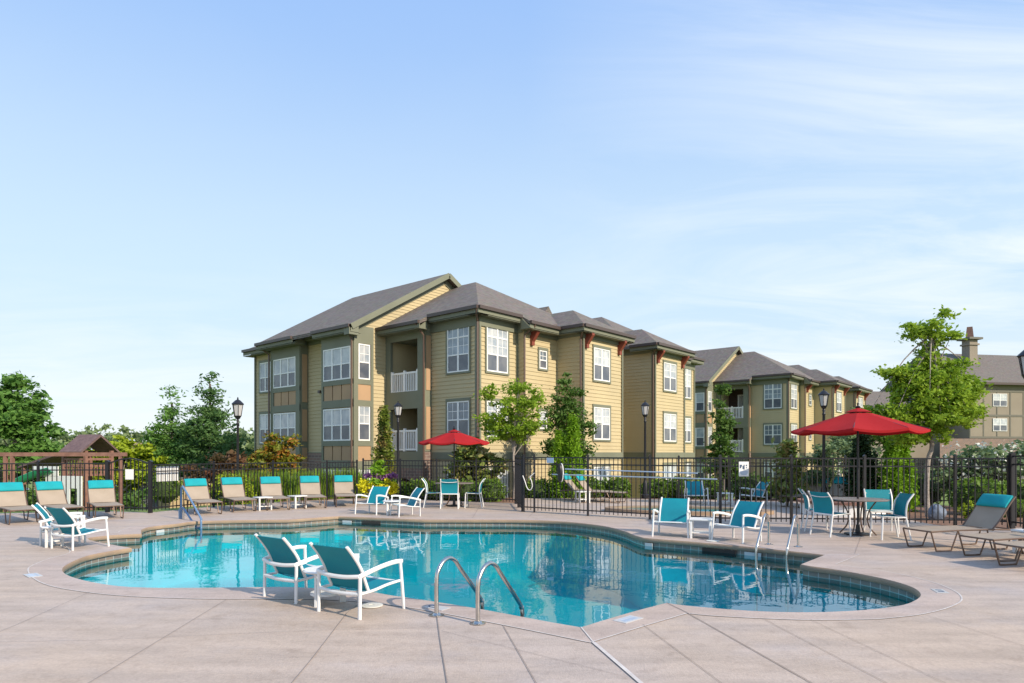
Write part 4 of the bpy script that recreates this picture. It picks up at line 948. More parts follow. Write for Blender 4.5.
# ---------------------------------------------------------------- lamp posts
def lamp(label, x, y, top, zb=0, s=1.0):
    T = thing('street_lamp', label, 'lamp post', (x,y,zb), 0, 'black lantern lamp posts'); h = top-zb; lh = .62*s
    MB().lathe([(.14,0),(.14,.12),(.10,.16),(.085,.55),(.06,.62),(.05,.70),(.04,h-lh-.2),(.055,h-lh-.16),(.035,h-lh-.12),(.05,h-lh-.04),(.03,h-lh)],n=14).build('post','iron',T)
    z0 = h-lh
    l_ = MB().lathe([(0,z0),(.06*s,z0),(.085*s,z0+.05*s),(.11*s,z0+.09*s),(.085*s,z0+.09*s),(.0,z0+.09*s)],n=6).build('lantern','iron',T,smooth=20)
    MB().lathe([(.088*s,z0+.09*s),(.14*s,z0+.40*s)],n=6).build('glass','lampglass',l_,smooth=0)
    fr = MB()
    for k in range(6):
        a = 2*PI*k/6; fr.sweep([(.095*s*math.cos(a),.095*s*math.sin(a),z0+.08*s),(.148*s*math.cos(a),.148*s*math.sin(a),z0+.41*s)],.009*s,4)
    fr.lathe([(.155*s,z0+.40*s),(.17*s,z0+.415*s),(.15*s,z0+.44*s),(.07*s,z0+.52*s),(.03*s,z0+.54*s),(.018*s,z0+.56*s),(.022*s,z0+.59*s),(0,z0+.62*s)],n=12); fr.build('lantern_frame','iron',l_,smooth=30)
lamp('lamp post between the balconies and the cypress, left of the small umbrella',-4.15,24.3,3.56,-.05)
lamp('lamp post in front of the shaded wall recess, left of the posted sign',4.85,24.3,3.58,0)
lamp('lamp post beside the large red umbrella',9.35,20.0,3.60,0,1.0)
lamp('tall lamp post left of the building behind the brown shrub',-9.62,23.4,3.62,H(-9.5,23.4),1.25)
lamp('small distant lamp post by the parking lot',-27,55,2.4,H(-27,55),1.5)
lamp('lamp post cut off by the right edge of the picture',9.22,11.9,3.60,0,1.05)
# ---------------------------------------------------------------- signs and gear on the fence
T = thing('rules_sign','white sign with dark pictograms on the fence right of the slim tree','sign',(5.35,15.40,1.28))
MB().box(-.115,.115,-.012,.0,-.17,.17).build('plate','board',T,smooth=0,bevel=.004)
mb = MB()
mb.box(-.095,-.065,-.016,-.0125,.02,.10); mb.box(-.065,-.045,-.016,-.0125,.055,.10); mb.box(-.03,-.012,-.016,-.0125,.0,.07); mb.box(-.008,.016,-.016,-.0125,-.01,.10); mb.box(.045,.072,-.016,-.0125,.07,.10); mb.box(.05,.072,-.016,-.0125,.02,.045)
mb.build('pictogram','ink',T,smooth=0)
mb = MB()
for i,w in enumerate((.085,.09,.08,.06)): mb.box(-w,w,-.016,-.0125,-.06-i*.025,-.045-i*.025)
mb.build('text_lines','inkpale',T,smooth=0)
for x,y,w,h_,rz,lb in ((-9.77,18.98,.72,.42,1.17,'large white board mounted on the fence right of the arched gate'),(-10.55,18.35,.24,.28,-.12,'small white board mounted on the arched gate')):
    T = thing('notice_board',lb,'sign',(x,y,1.06),rz,'white notice boards on the left fence'); MB().box(-w/2,w/2,.03,.045,-h_/2,h_/2).build('plate','board',T,smooth=0); MB().box(-w/2,w/2,.045,.055,-.02,.02).build('bracket','iron',T,smooth=0)
T = thing('small_sign','small pale blue notice on the rear fence above the hose','sign',(1.05,18.12,1.45),-.62); MB().box(-.11,.11,-.03,-.02,-.07,.07).build('plate','inkpale',T,smooth=0)
def onf(t_, z): # point just in front of the diagonal fence
    a = Vector((.62,18.5)); b_ = Vector((4.84,15.5)); p = a.lerp(b_, t_); return (p.x-.04, p.y-.055, z)
a0, a1, a2 = onf(.17,1.10), onf(.98,1.05), onf(.10,1.08)
tag(MB().sweep([onf(.12,1.07), onf(.99,1.04)],.018,8).build('pool_pole','polegrey'),'long white pool pole hung level on the fence behind the armchairs','pool pole','poles hung on the fence')
tag(MB().sweep([onf(.20,1.22), onf(.90,1.17)],.016,8).build('pool_pole','inkpale'),'shorter pale blue pool pole hung above the white one','pool pole','poles hung on the fence')
T = thing('pool_brush','black oval pool brush head with white rim at the left end of the poles','pool brush',onf(.17,1.12),.5)
mb = MB(); pts = [(0,.09*math.cos(t_),.24*math.sin(t_)) for t_ in np.linspace(0,2*PI,25)[:-1]]
mb.prism([(p[1],p[2]) for p in pts],'x',-.045,.03); mb.build('head','iron',T)
MB().sweep([(.035,p[1],p[2]) for p in pts],.016,6,close=True).build('rim','board',T)
tag(MB().sweep(spline([(.30,18.62,1.02),(.36,18.58,.86),(.42,18.55,.68),(.50,18.52,.62),(.56,18.48,.72),(.54,18.48,.88),(.50,18.5,.98),(.62,18.46,1.1)],4),.012,6).build('hose_loop','board'),'thin white hose looped on the fence corner','hose')
# ---------------------------------------------------------------- boulder, flower pot
mb = MB(); n1, n2 = 9, 14
for i in range(n1+1):
    th = PI*i/n1
    for j in range(n2):
        ph = 2*PI*j/n2; k = 1+.10*math.sin(3*ph+th*2)+.07*math.cos(5*ph-th*3); mb.v.append((.21*k*math.sin(th)*math.cos(ph), .17*k*math.sin(th)*math.sin(ph), .22*math.cos(th)*k))
for i in range(n1):
    for j in range(n2): mb.f.append((i*n2+j, (i+1)*n2+j, (i+1)*n2+(j+1)%n2, i*n2+(j+1)%n2))
tag(mb.build('boulder','boulder',loc=(10.75,16.9,.12),smooth=60),'blue-grey boulder at the foot of the big green tree','boulder')
P = thing('flower_pot','grey pot planted with yellow and purple flowers under the cypress','flower pot',(-4.30,21.6,0))
MB().lathe([(0,0),(.26,0),(.36,.42),(.40,.44),(.38,.50),(.33,.50),(.33,.40),(0,.40)],n=20).build('pot','pot',P)
# ---------------------------------------------------------------- vegetation
def leaves(pts, nrm_bias, size, aspect=.55, jitter=.35):
    """pts Nx3 -> verts, faces of diamond leaves"""
    n = len(pts)
    d = rng.normal(size=(n,3)); d[:,2] *= .6; d /= np.linalg.norm(d,axis=1)[:,None]
    nr = rng.normal(size=(n,3)); nr[:,2] += nrm_bias; nr -= d*(nr*d).sum(1)[:,None]; nr /= np.linalg.norm(nr,axis=1)[:,None]+1e-9
    s_ = np.cross(nr, d); L_ = (size*(1+jitter*rng.normal(size=n)).clip(.45,1.8))[:,None]
    v = np.stack([pts-d*L_*.5, pts+s_*L_*aspect*.5-d*L_*.05, pts+d*L_*.5, pts-s_*L_*aspect*.5-d*L_*.05], 1).reshape(-1,3)
    return v
def leafmesh(name, v, m, parent=None, loc=None):
    n = len(v)//4; me = bpy.data.meshes.new(name); me.vertices.add(len(v)); me.vertices.foreach_set('co', v.astype(np.float32).ravel())
    me.loops.add(4*n); me.loops.foreach_set('vertex_index', np.arange(4*n, dtype=np.int32)); me.polygons.add(n)
    me.polygons.foreach_set('loop_start', np.arange(0,4*n,4,dtype=np.int32)); me.polygons.foreach_set('loop_total', np.full(n,4,np.int32)); me.update(calc_edges=True)
    me.materials.append(LF.get(m) or M[m]); o = bpy.data.objects.new(name, me); SC.collection.objects.link(o); o.parent = parent
    if loc is not None: o.location = loc
    return o
def clumps(lobes, n, nclump, spread, surf=.5):
    w = np.array([l[3]*l[4]*l[5] for l in lobes])**.55; w /= w.sum(); out_ = []
    cs = []
    for l, k in zip(lobes, np.maximum(2, (w*nclump).astype(int))):
        d = rng.normal(size=(k,3)); d /= np.linalg.norm(d,axis=1)[:,None]; r = rng.random(k)**surf
        c = np.array(l[:3])+d*r[:,None]*np.array(l[3:6]); cs.append(c)
    cs = np.concatenate(cs); per = max(3, n//len(cs)); sc = spread*(.6+.8*rng.random(len(cs)))
    p = np.repeat(cs, per, 0)+rng.normal(size=(len(cs)*per,3))*np.repeat(sc, per)[:,None]*np.array([1,1,.55])
    return p, cs
def tree(name, label, cat, x, y, lobes, leaf, n, nclump, spread, lm, trunk_h, tr=.06, bark='bark', limbs=8, group=None, z=None, trunkpts=None, bias=.6, surf=.5, aspect=.55):
    z = H(x, y) if z is None else z
    T = thing(name, label, cat, (x, y, z), 0, group)
    p, cs = clumps(lobes, n, nclump, spread, surf); p = p[p[:,2] > .03]
    leafmesh('crown', leaves(p, bias, leaf, aspect), lm, T)
    mb = MB(); tp = trunkpts or [(0,0,-.1),(.02,0,trunk_h*.5),(0,.02,trunk_h)]
    P_ = spline(tp,4); k = len(P_); mb.sweep(P_,[tr*(1.25-.55*i/(k-1)) for i in range(k)],9)
    top = Vector(P_[-1]); sel = cs[rng.permutation(len(cs))[:limbs]]
    for c in sel:
        c = Vector(c); st = Vector(P_[int(k*.65)+random.randint(0, max(0,k-int(k*.65)-1))]) if c.z > trunk_h*.8 else top
        mid = st.lerp(c,.45)+Vector((0,0,abs(c.z-st.z)*.12)); mb.sweep(spline([st,mid,c],3),[tr*.5,tr*.45,tr*.38,tr*.3,tr*.22,tr*.15,tr*.08],5)
    mb.build('trunk', bark, T); return T
def cone(name, label, x, y, h, r, lm, n, leaf, z0=.1, group=None, cat='evergreen', flat=1.0, z=None):
    z = H(x, y) if z is None else z; T = thing(name, label, cat, (x,y,z), 0, group)
    m = max(20, n//14); t_ = rng.random(m)**1.15; a = rng.random(m)*2*PI; rad = r*(1-t_)**.72*(.55+.5*rng.random(m))*(1-.35*np.exp(-t_*9))
    c = np.stack([rad*np.cos(a), rad*np.sin(a)*flat, z0+t_*(h-z0)],1); p = np.repeat(c,14,0)+rng.normal(size=(m*14,3))*np.array([.09,.09,.13])*(.5+r*.7)
    leafmesh('foliage', leaves(p, -.2, leaf, .5), lm, T); MB().sweep([(0,0,-.1),(0,0,h*.5)],[.06,.03],7).build('trunk','barkdark',T); return T
# big bright tree at the right
tree('shade_tree','big bright green tree with pale trunk right of the large umbrella','tree',10.95,17.55,
 [(-.05,0,5.0,.50,.42,.20),(.35,0,4.75,.40,.4,.13),(-.4,0,4.85,.30,.3,.12),(-.25,0,3.6,.85,.8,.42),(.55,.2,3.45,.90,.8,.6),(-.85,.1,2.8,.65,.7,.32),(.0,-.2,2.6,.95,.8,.42),(.95,.1,2.9,.65,.6,.5),(-1.05,0,3.80,.50,.45,.13),(.05,.1,4.3,.22,.3,.36),(-.1,0,4.0,.5,.35,.15),(.65,.1,4.0,.42,.4,.2),(-.2,0,2.1,.7,.6,.18),(.35,0,5.35,.25,.2,.08),(-1.35,0,2.5,.4,.4,.16),(.1,0,3.0,1.2,.9,.9)],
 .105,22000,380,.11,'bright',1.9,.055,'bark',38,z=-.04,trunkpts=[(0,0,-.1),(-.04,0,.7),(0,0,1.5),(.10,0,1.9),(-.02,0,2.7),(.05,0,3.9),(.08,0,4.8)],bias=1.1,surf=.42)
# tree by the corner of the building
tree('young_tree','young light green tree with thin trunk before the right corner of the nearest building','tree',.05,24.3,
 [(.05,0,3.35,.95,.8,.5),(-.75,.1,3.0,.55,.5,.5),(.45,0,2.75,.85,.7,.45),(-.2,0,2.4,.9,.7,.35),(-.95,0,4.0,.28,.25,.35),(.1,0,4.1,.5,.4,.25),(.8,0,3.7,.35,.3,.35)],
 .115,7500,150,.11,'bright',2.0,.045,'bark',18,z=-.1,trunkpts=[(0,0,-.1),(.05,0,.8),(0,0,1.6),(.05,0,2.4)],bias=.8,surf=.42)
tree('broadleaf_tree','dense dark green upright tree between the young tree and the small wing window','tree',2.2,26.3,
 [(0,0,3.9,.55,.5,.9),(.35,0,3.0,.7,.6,.8),(-.45,0,3.3,.55,.5,.8),(.3,0,2.0,.75,.6,.8),(-.1,0,4.75,.28,.25,.35),(-.5,0,2.2,.5,.5,.6)],.12,8000,130,.13,'mid',1.6,.05,'bark',10,z=-.3)
cone('arborvitae','bright green cone arborvitae, tallest of the pair before the dark tree',2.25,24.6,2.95,.50,'arbor',5200,.10,z=-.05,group='bright arborvitae pair')
cone('arborvitae','lower left arborvitae of the bright pair before the dark tree',1.75,24.7,2.45,.45,'arbor',3800,.10,z=-.05,group='bright arborvitae pair')
cone('cypress','browning narrow cypress left of the balconies lamp post',-4.85,25.2,3.55,.50,'brown',5200,.12,z=-.25)
tree('magnolia','dark bronze leaved magnolia under the small red umbrella','shrub',-1.5,25.0,
 [(0,0,1.5,.75,.6,.6),(-.4,0,.9,.6,.5,.5),(.6,0,1.0,.7,.5,.7),(.15,0,2.0,.45,.4,.35)],.20,2600,70,.13,'magnolia',1.0,.04,'barkdark',8,z=-.15)
tree('slim_tree','slim upright green tree left of the posted rules sign','tree',8.35,26.3,
 [(0,0,3.9,.22,.2,.75),(0,0,2.9,.42,.4,.8),(.05,0,2.0,.6,.5,.7),(-.1,0,1.3,.75,.5,.5)],.14,4200,80,.12,'mid',2.4,.04,'bark',8,z=-.2)
tree('magnolia','sparse bronze green magnolia right of the posted rules sign','shrub',8.5,20.6,
 [(0,0,1.9,.25,.25,.35),(.05,0,1.35,.42,.35,.45),(-.05,0,.8,.5,.4,.5)],.18,1000,45,.12,'magnolia',1.2,.03,'barkdark',8,z=-.05)
cone('arborvitae','tall bright column arborvitae right of the pale tree trunk',11.35,19.4,1.95,.42,'arbor',4200,.11,z=0.02,cat='evergreen')
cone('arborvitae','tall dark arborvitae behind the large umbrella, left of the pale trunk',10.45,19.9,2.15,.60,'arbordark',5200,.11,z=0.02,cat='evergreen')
cone('arborvitae','bright arborvitae directly behind the pale tree trunk',10.95,19.2,2.05,.40,'arbor',3600,.11,z=0.02,cat='evergreen')
cone('arborvitae','thin green arborvitae seen right of the lamp post beside the large umbrella',9.9,23.6,2.15,.22,'arbor',1500,.10,z=-.1,cat='evergreen')
tree('leafy_shrub','loose mid green shrub behind the pole of the large umbrella','shrub',9.75,21.0,[(0,0,1.1,.5,.4,.6),(.1,0,1.7,.3,.3,.35)],.13,1800,40,.12,'grey',.7,.03,'barkdark',5,z=-.05)
tree('leafy_shrub','pale grey green bush beside the dark arborvitae behind the large umbrella','shrub',12.6,24.5,[(0,0,1.5,.95,.7,.7),(-.3,0,2.1,.6,.5,.5)],.15,2600,60,.15,'grey',.9,.04,'barkdark',5,z=-.15)
tree('background_tree','rounded green tree rising left behind the big bright tree','tree',17.0,31.5,[(0,0,3.4,1.3,1.0,.9),(-.9,0,2.6,.9,.8,.8),(.9,0,3.0,.9,.8,1.0)],.2,4200,80,.2,'mid',2.0,.08,'bark',8,z=-.6)
def flowering(label, x, y, lobes, n=4200):
    T = tree('flowering_shrub', label, 'shrub', x, y, lobes, .16, n, 80, .16, 'grey', .8, .05, 'barkdark', 8, 'white flowering shrubs', z=-.1)
    p, cs = clumps([(a,b_,c+.08,d*1.02,e*1.02,f_*1.02) for a,b_,c,d,e,f_ in lobes], int(n*.22), 60, .13, .12); p = p[(p[:,2] > .9)]
    leafmesh('blossom', leaves(p, .6, .10, .8), 'petalW', T)
flowering('wide white flowering shrub right of the big green tree',15.0,21.3,[(0,0,1.45,1.15,.8,.55),(-.7,0,1.1,.7,.6,.6),(.6,0,1.2,.8,.6,.5)])
flowering('white flowering shrub cut by the right edge of the picture',17.4,22.2,[(0,0,1.55,1.0,.8,.6),(.8,0,1.4,.8,.6,.6)],3400)
# hedges: rounded shrubs
def shrub(label, x, y, r, h, lm='hedge', group='rounded hedge shrubs', n=1700, z=None, leaf=.09, name='boxwood'):
    z = H(x,y) if z is None else z; T = thing(name, label, 'shrub', (x,y,z), 0, group)
    m = n//10; d = rng.normal(size=(m,3)); d /= np.linalg.norm(d,axis=1)[:,None]; k = .80+.24*rng.random(m)
    c = np.stack([d[:,0]*r*k, d[:,1]*r*.85*k, h*.52+d[:,2]*h*.48*k],1); p = np.repeat(c,10,0)+rng.normal(size=(m*10,3))*.055; p = p[p[:,2] > .02]
    leafmesh('foliage', leaves(p,.3,leaf,.6), lm, T)
    c2 = MB(); c2.lathe([(r*.2,.0),(r*.74,h*.25),(r*.78,h*.55),(r*.55,h*.82),(0,h*.9)],n=12); c2.build('inner_core', M['corebush'], T)  # solid dark green core filling the shrub behind its leaves
    return T
M['corebush'] = mat('dark_green_core', (.025,.045,.012), .95, noise=(12,(.05,.08,.02),4), bump=(25,1))
ORD = ['first','second','third','fourth','fifth','sixth','seventh','eighth','ninth','tenth','eleventh','twelfth']
xs_ = [-4.3,-3.35,-2.55,-1.6,-.75,.95,1.75]
for i,x in enumerate(xs_): shrub('clipped boxwood, %s from the left in the hedge behind the small umbrella' % ORD[i], x, 25.0-.38*(x+5.4) if x < .5 else 25.0, .52, .82 if i != 4 else .92, z=-.18)
for i,(x,y) in enumerate([(3.0,25.6),(4.0,25.8),(5.6,25.7),(6.5,25.6),(7.4,25.3),(9.3,25.0),(10.3,24.6)]): shrub('bright round boxwood, %s from the left in the hedge below the middle wing windows' % ORD[i], x, y, .58, .88+.05*(i%2), z=-.22, group='rounded shrubs below the wings', leaf=.10)
for i,(x,y) in enumerate([(8.6,24.2),(10.6,23.9),(12.6,23.5),(14.3,23.2)]): shrub('dark green shrub, %s from the left along the rear fence at the right' % ORD[i], x, y, .7, 1.1, 'mid', 'dark shrubs along the rear fence', z=-.2)
shrub('clipped round bush behind the fence at the right, under the white blossoms', 13.0, 18.6, .75, .95, 'hedge', None, z=-.02)
shrub('large clipped bush behind the last lounger at the right edge', 14.6, 18.9, .8, .95, 'hedge', None, z=-.02)
shrub('low yellow green tuft in the mulch right of the boulder', 11.8, 16.9, .38, .38, 'lime', None, 700, z=-.02, leaf=.07, name='low_shrub')
shrub('low loose shrub in the mulch farther right of the boulder', 12.9, 17.2, .45, .45, 'hedge', None, 800, z=-.02, leaf=.08, name='low_shrub')
shrub('round yellow green bush behind the first two loungers of the row of five', -9.25, 22.0, .65, 1.25, 'lime', None, 1800, z=-.30)
shrub('small round bush on the lawn beyond the large notice board', -17.6, 34.0, .8, 1.5, 'hedge', None, 1500, z=-.9)
tree('orange_shrub','large round shrub with orange tips before the left bay of the building','shrub',-9.1,25.6,[(0,0,2.1,.80,.7,.55),(-.35,0,1.5,.8,.6,.6),(.45,0,1.5,.7,.6,.6),(0,0,.9,.8,.6,.4),(.55,0,2.6,.3,.3,.25),(0,0,2.6,.3,.3,.2)],.15,5200,110,.11,'orange',1.0,.05,'barkdark',8,z=-.45)
tree('brown_shrub','reddish brown layered shrub behind the tall lamp post','shrub',-13.2,31.0,[(0,0,2.3,.9,.8,.35),(-.8,0,1.7,1.1,.8,.5),(.6,0,1.7,1.1,.8,.5),(0,0,1.0,1.4,.9,.5)],.20,4500,80,.17,'red',1.0,.06,'barkdark',8,z=-1.0)
# tall ornamental grass behind the row of five loungers
def grassclump(label, x, y, h, r, n=430):
    T = thing('grass_clump', label, 'ornamental grass', (x,y,H(x,y) if True else 0), 0, 'tall ornamental grass behind the loungers')
    a = rng.random(n)*2*PI; q = r*np.sqrt(rng.random(n))*.6; l_ = h*(.6+.45*rng.random(n)); sp = (.10+.22*rng.random(n))*h
    bx, by = q*np.cos(a), q*np.sin(a); V = []
    for i in range(n):
        w = .011; dx_, dy_ = math.cos(a[i]), math.sin(a[i]); px_, py_ = -dy_*w, dx_*w
        m0 = (bx[i]+dx_*sp[i]*.35, by[i]+dy_*sp[i]*.35, l_[i]*.62); t0 = (bx[i]+dx_*sp[i], by[i]+dy_*sp[i], l_[i])
        V += [(bx[i]-px_,by[i]-py_,0),(bx[i]+px_,by[i]+py_,0),(m0[0]+px_,m0[1]+py_,m0[2]),(m0[0]-px_,m0[1]-py_,m0[2])]
        V += [(m0[0]-px_,m0[1]-py_,m0[2]),(m0[0]+px_,m0[1]+py_,m0[2]),(t0[0]+px_*.2,t0[1]+py_*.2,t0[2]),(t0[0]-px_*.2,t0[1]-py_*.2,t0[2])]
    leafmesh('blades', np.array(V), 'grassy', T)
for i,(x,y) in enumerate([(-9.2,23.0),(-8.5,23.5),(-7.9,24.0),(-7.2,24.4),(-6.6,24.9),(-6.05,25.3)]): grassclump('tall bright green grass clump, %s from the left behind the row of five loungers' % ORD[i], x, y, 1.12, .75)
# planting in the pot
p, cs = clumps([(-.42,-.1,.66,.24,.2,.20),(.42,-.1,.66,.24,.2,.20),(-.45,-.12,.45,.22,.15,.2),(.45,-.12,.45,.22,.15,.2),(0,-.3,.5,.4,.1,.12)],2600,46,.05); leafmesh('yellow_flowers',leaves(p,.5,.07,.8),'petalY',P)
p, cs = clumps([(-.24,0,.92,.2,.14,.08),(.32,0,.92,.2,.14,.08),(.04,-.05,.86,.2,.1,.05)],800,34,.06); leafmesh('purple_flowers',leaves(p,.5,.07,.8),'petalP',P)
p, cs = clumps([(0,0,.75,.22,.2,.2),(0,0,1.1,.22,.2,.3)],800,26,.08); leafmesh('foliage',leaves(p,.2,.14,.3),'arbor',P)
# trees on the left
tree('maple_tree','large spreading green tree at the left edge behind the playset','tree',-33.0,44.5,[(0,0,6.7,1.3,1.4,.9),(.2,0,5.3,2.3,2.2,1.0),(0,0,3.0,3.4,2.8,1.0),(-1.0,0,2.0,2.6,2.2,.8),(.1,0,7.9,.6,.6,.6),(1.6,0,3.4,1.6,1.4,.7),(-2.6,0,3.0,1.8,1.6,1.4)],.30,24000,330,.26,'maple',3.2,.2,'bark',22,z=H(-33,44.5),surf=.38).scale = (1.14,1.14,1.04)
def feathery(label,x,y,h,r,n,lm='pine',leaf=.24,seed=0):
    lobes=[]; rr=random.Random(seed)
    k=9
    for i in range(k):
        t_=.16+.80*i/(k-1); w=r*(1-t_)**.75+.25
        for j in range(3 if t_<.75 else 1):
            a_=rr.random()*6.28; q=w*.5*(1 if t_<.75 else .1); lobes.append((q*math.cos(a_),q*math.sin(a_),h*t_,w*.66,w*.66,h*.075))
    return tree('feathery_tree',label,'tree',x,y,lobes,leaf,n,int(n/45),.26,lm,h*.9,.09,'barkdark',0,'feathery trees left of the building',bias=.5,surf=.45,aspect=.4)
feathery('tallest feathery green tree left of the building',-19.7,43.5,9.0,2.5,15000,seed=3)
feathery('second feathery tree, left of the tallest one',-22.7,44.5,7.7,2.2,13000,'maple',seed=5)
feathery('dark lower feathery tree between the tallest one and the building wall',-17.4,41.5,5.0,1.9,9000,'pine',seed=9)
tree('lime_tree','yellow green tree left of the small distant lamp','tree',-25.3,43.0,[(0,0,3.7,1.9,1.8,.9),(-1.2,0,2.7,1.5,1.4,.8),(1.3,0,2.9,1.6,1.4,.9),(0,0,1.9,2.2,1.6,.7)],.26,10000,130,.24,'lime',1.4,.12,'bark',8)
tree('broadleaf_tree','mid green tree behind the yellow green one','tree',-24.5,50.0,[(0,0,3.4,2.2,1.8,1.2),(1.4,0,2.4,2.0,1.6,1.1)],.3,8000,100,.26,'mid',2.0,.14,'bark',8)
tree('broadleaf_tree','dark green tree low beside the building edge','tree',-17.5,46.5,[(0,0,2.6,2.2,1.8,1.3),(-1.6,0,1.9,1.6,1.6,1.0)],.28,8000,100,.26,'deep',2.0,.14,'bark',8)
tree('small_tree','small tree behind the slide at the far left','tree',-22.2,33.5,[(0,0,1.3,2.0,1.3,1.0),(-2.4,0,1.1,1.6,1.2,.9),(2.3,0,.9,1.2,1.0,.7)],.2,6000,90,.2,'mid',.8,.08,'bark',6)
# far wood and hills
WD = [(-170,230,10.5,14),(-150,225,11.5,14),(-133,220,12.5,13),(-118,228,9.5,12),(-104,222,10.5,14),(-90,228,11.5,13),(-76,230,12.5,13),(-62,226,12,12),(-190,240,11,15),(-215,240,10,16),(-245,240,11,16),(-52,150,6.5,8),(-58,152,7.5,8)]
V = []
for x,y,h,r in WD:
    p,_ = clumps([(x,y,h*.45,r,r*.7,h*.5),(x+r*.4,y,h*.3,r,r*.7,h*.4)],1500,60,1.1,.35); V.append(leaves(p,.4,1.3,.8))
for x in np.arange(110,330,22):
    p,_ = clumps([(x,230,3.5,15,9,4.5)],900,50,1.1,.35); V.append(leaves(p,.4,1.3,.8))
tag(leafmesh('distant_wood',np.concatenate(V),'far'),'hazy wood of round trees on the horizon','wood',kind='stuff')
# ---------------------------------------------------------------- playset
gz = H(-17.9,28); T = thing('playset','brown wooden playset with gabled roof, green slide and white panels at the far left','playset',(-17.8,28,gz),R(72))
hh = 1.65-gz
def z_(dz): return hh+dz
for x in (-.60,.60):
    for y in (-.6,.6): MB().box(x-.06,x+.06,y-.06,y+.06,0,z_(.10)).build('post','cedar',T,smooth=0)
mb = MB(); mb.prism([(-.90,z_(.06)),(0,z_(.78)),(.90,z_(.06)),(.90,z_(-.02)),(0,z_(.68)),(-.90,z_(-.02))],'y',-.72,.50); mb.build('roof','playroof',T,smooth=0)
MB().prism([(.45,z_(.10)),(3.1,z_(-.58)),(3.1,z_(-.66)),(.45,z_(.01))],'x',-.75,.75).build('lean_to_roof','playroof',T,smooth=0)
for x in (-.65,.65): MB().box(x-.06,x+.06,2.75,2.87,0,z_(-.62)).build('post','cedar',T,smooth=0)
MB().box(-.6,.6,-.6,.6,z_(-.95),z_(-.88)).build('deck','cedar',T,smooth=0)
mb = MB()
for z in (-.30,-.58): mb.box(-.64,-.58,-.62,.62,z_(z),z_(z+.09)); mb.box(-.62,.62,-.64,-.58,z_(z),z_(z+.09))
for i in range(8): mb.box(-.63,-.60,-.58+i*.155,-.50+i*.155,z_(-.95),z_(-.30)); mb.box(-.58+i*.155,-.50+i*.155,-.63,-.60,z_(-.95),z_(-.58))
mb.build('railing','cedar',T,smooth=0)
for (y0,y1,z0,z1) in ((.75,2.2,-.98,-.55),(-.55,1.45,-1.45,-.94),(-.55,-.30,-2.2,-1.45),(.10,.40,-2.2,-1.45)): MB().box(-.74,-.70,y0,y1,max(.05,z_(z0)),z_(z1)).build('white_panel','board',T,smooth=0)
c = spline([(-.72,1.0,z_(-.80)),(-.9,1.7,z_(-.98)),(-1.1,2.3,z_(-1.25)),(-1.35,2.9,z_(-1.55)),(-1.5,3.8,z_(-1.95))],6); rows = []
for i,p_ in enumerate(c): rows.append([(p_[0]+k*.28,p_[1],p_[2]+abs(k)**2*.20) for k in (-1,-.7,-.35,0,.35,.7,1)])
mb = MB(); mb.sheet(rows,.03); mb.build('slide','slide',T)
gz = H(-16,24.5); T = thing('timber_frame','reddish timber beam frame standing in front of the playset','timber frame',(-16.3,24.3,gz)); k = 1.65-gz
MB().box(-4.5,2.25,-.06,.06,k-.12,k+.02).build('beam','cedar',T,smooth=0)
for x in (-2.15,-1.9,2.05): MB().box(x-.055,x+.055,-.055,.055,0,k-.12).build('post','cedar',T,smooth=0)
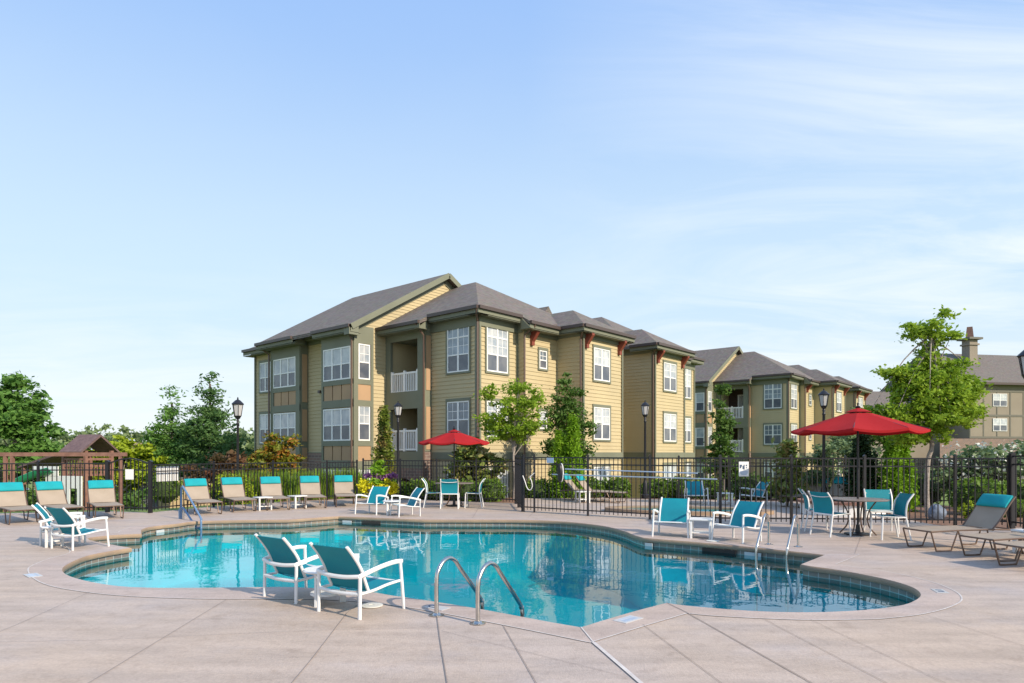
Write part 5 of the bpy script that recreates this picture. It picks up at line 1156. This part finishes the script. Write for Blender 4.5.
# ---------------------------------------------------------------- parked cars
def car(label, x, y, rz, paint):
    T = thing('parked_car', label, 'car', (x,y,H(x,y)+.01), rz, 'cars in the far parking lot')
    body = [(-2.2,.35),(-2.25,.75),(-2.05,.95),(-1.2,1.0),(1.0,1.0),(1.95,.88),(2.2,.70),(2.25,.38),(1.85,.32),(1.72,.55),(1.42,.68),(1.1,.55),(.98,.32),(-.98,.32),(-1.1,.55),(-1.4,.68),(-1.72,.55),(-1.85,.32)]
    MB().prism(body,'y',-.86,.86).build('body',paint,T,smooth=0,bevel=.05)
    MB().prism([(-1.75,1.0),(-1.25,1.42),(.25,1.45),(1.05,1.0)],'y',-.74,.74).build('cabin',paint,T,smooth=0,bevel=.06)
    MB().prism([(-1.55,1.03),(-1.20,1.36),(.20,1.38),(.85,1.03)],'y',-.775,.775).build('side_window','glass',T,smooth=0)
    for wx in (-1.42,1.42):
        for wy in (-.80,.80):
            w = MB(); w.prism([(wx+.33*math.cos(t_),.33+.33*math.sin(t_)) for t_ in np.linspace(0,2*PI,19)[:-1]],'y',wy-.1,wy+.1); w = w.build('wheel','rubber',T)
            MB().prism([(wx+.19*math.cos(t_),.33+.19*math.sin(t_)) for t_ in np.linspace(0,2*PI,13)[:-1]],'y',wy-.115,wy+.115).build('rim','silverpaint',w)
    for wy in (-.65,.65): MB().box(2.16,2.27,wy-.16,wy+.16,.62,.76).build('headlight','lampglass',T)
car('dark blue car parked beyond the arched gate',-28.2,47.0,.15,'carpaint'); car('silver car parked behind the dark blue one',-32.0,52,.1,'silverpaint'); car('dark car beyond the left end of the playset',-36.0,47.5,.1,'carpaint')
# low buildings behind the parking lot
gz = H(-24,38)
T = thing('cream_wall','low cream garden wall behind the large notice board','wall',(-18.6,35.5,H(-18,35.5)),.12); MB().box(-.2,2.4,0,.3,0,2.2).build('wall','garage',T,smooth=0); MB().box(-.25,2.45,-.05,.35,2.2,2.27).build('wall_cap','beigetrim',T,smooth=0)
T = thing('screen_fence','grey wooden screen left of the cream wall','fence',(-24.0,43.0,H(-24,43)),.0)
mb = MB()
for i in range(14): mb.box(i*.16,i*.16+.14,0,.05,0,1.7)
mb.build('boards','fencewood',T,smooth=0)
T = thing('garage_building','low tan garage with pitched roof left of the apartment building','garage',(-19.8,52,H(-20,52)),.25)
MB().box(0,8,0,7,-.5,2.9).build('wall','garage',T,smooth=0); MB().prism([(-.4,2.85),(3.5,5.6),(7.4,2.85)],'x',-.4,8.4).build('roof','roofpale',T,smooth=0) if False else None
M['roofpale'] = mat('pale_tan_shingles',(.36,.27,.21),.9,noise=(3,(.31,.23,.18),6)); MB().prism([(-.4,2.9),(3.5,5.7),(7.4,2.9),(7.4,2.8),(-.4,2.8)],'x',-.4,8.4).build('roof','roofpale',T,smooth=0)
T = thing('distant_building','pale low building far off behind the playset roof','building',(-70,118,H(-70,118)),.1); MB().box(0,9,0,10,0,5.0).build('wall','beige',T,smooth=0); MB().box(-.5,9.5,-.5,10.5,5.0,5.4).build('roof','roofpale',T,smooth=0)
mb = MB(); mb.box(2,4,-.05,0,2,4); mb.box(6,8,-.05,0,2,4); mb.build('window','glass',T,smooth=0)
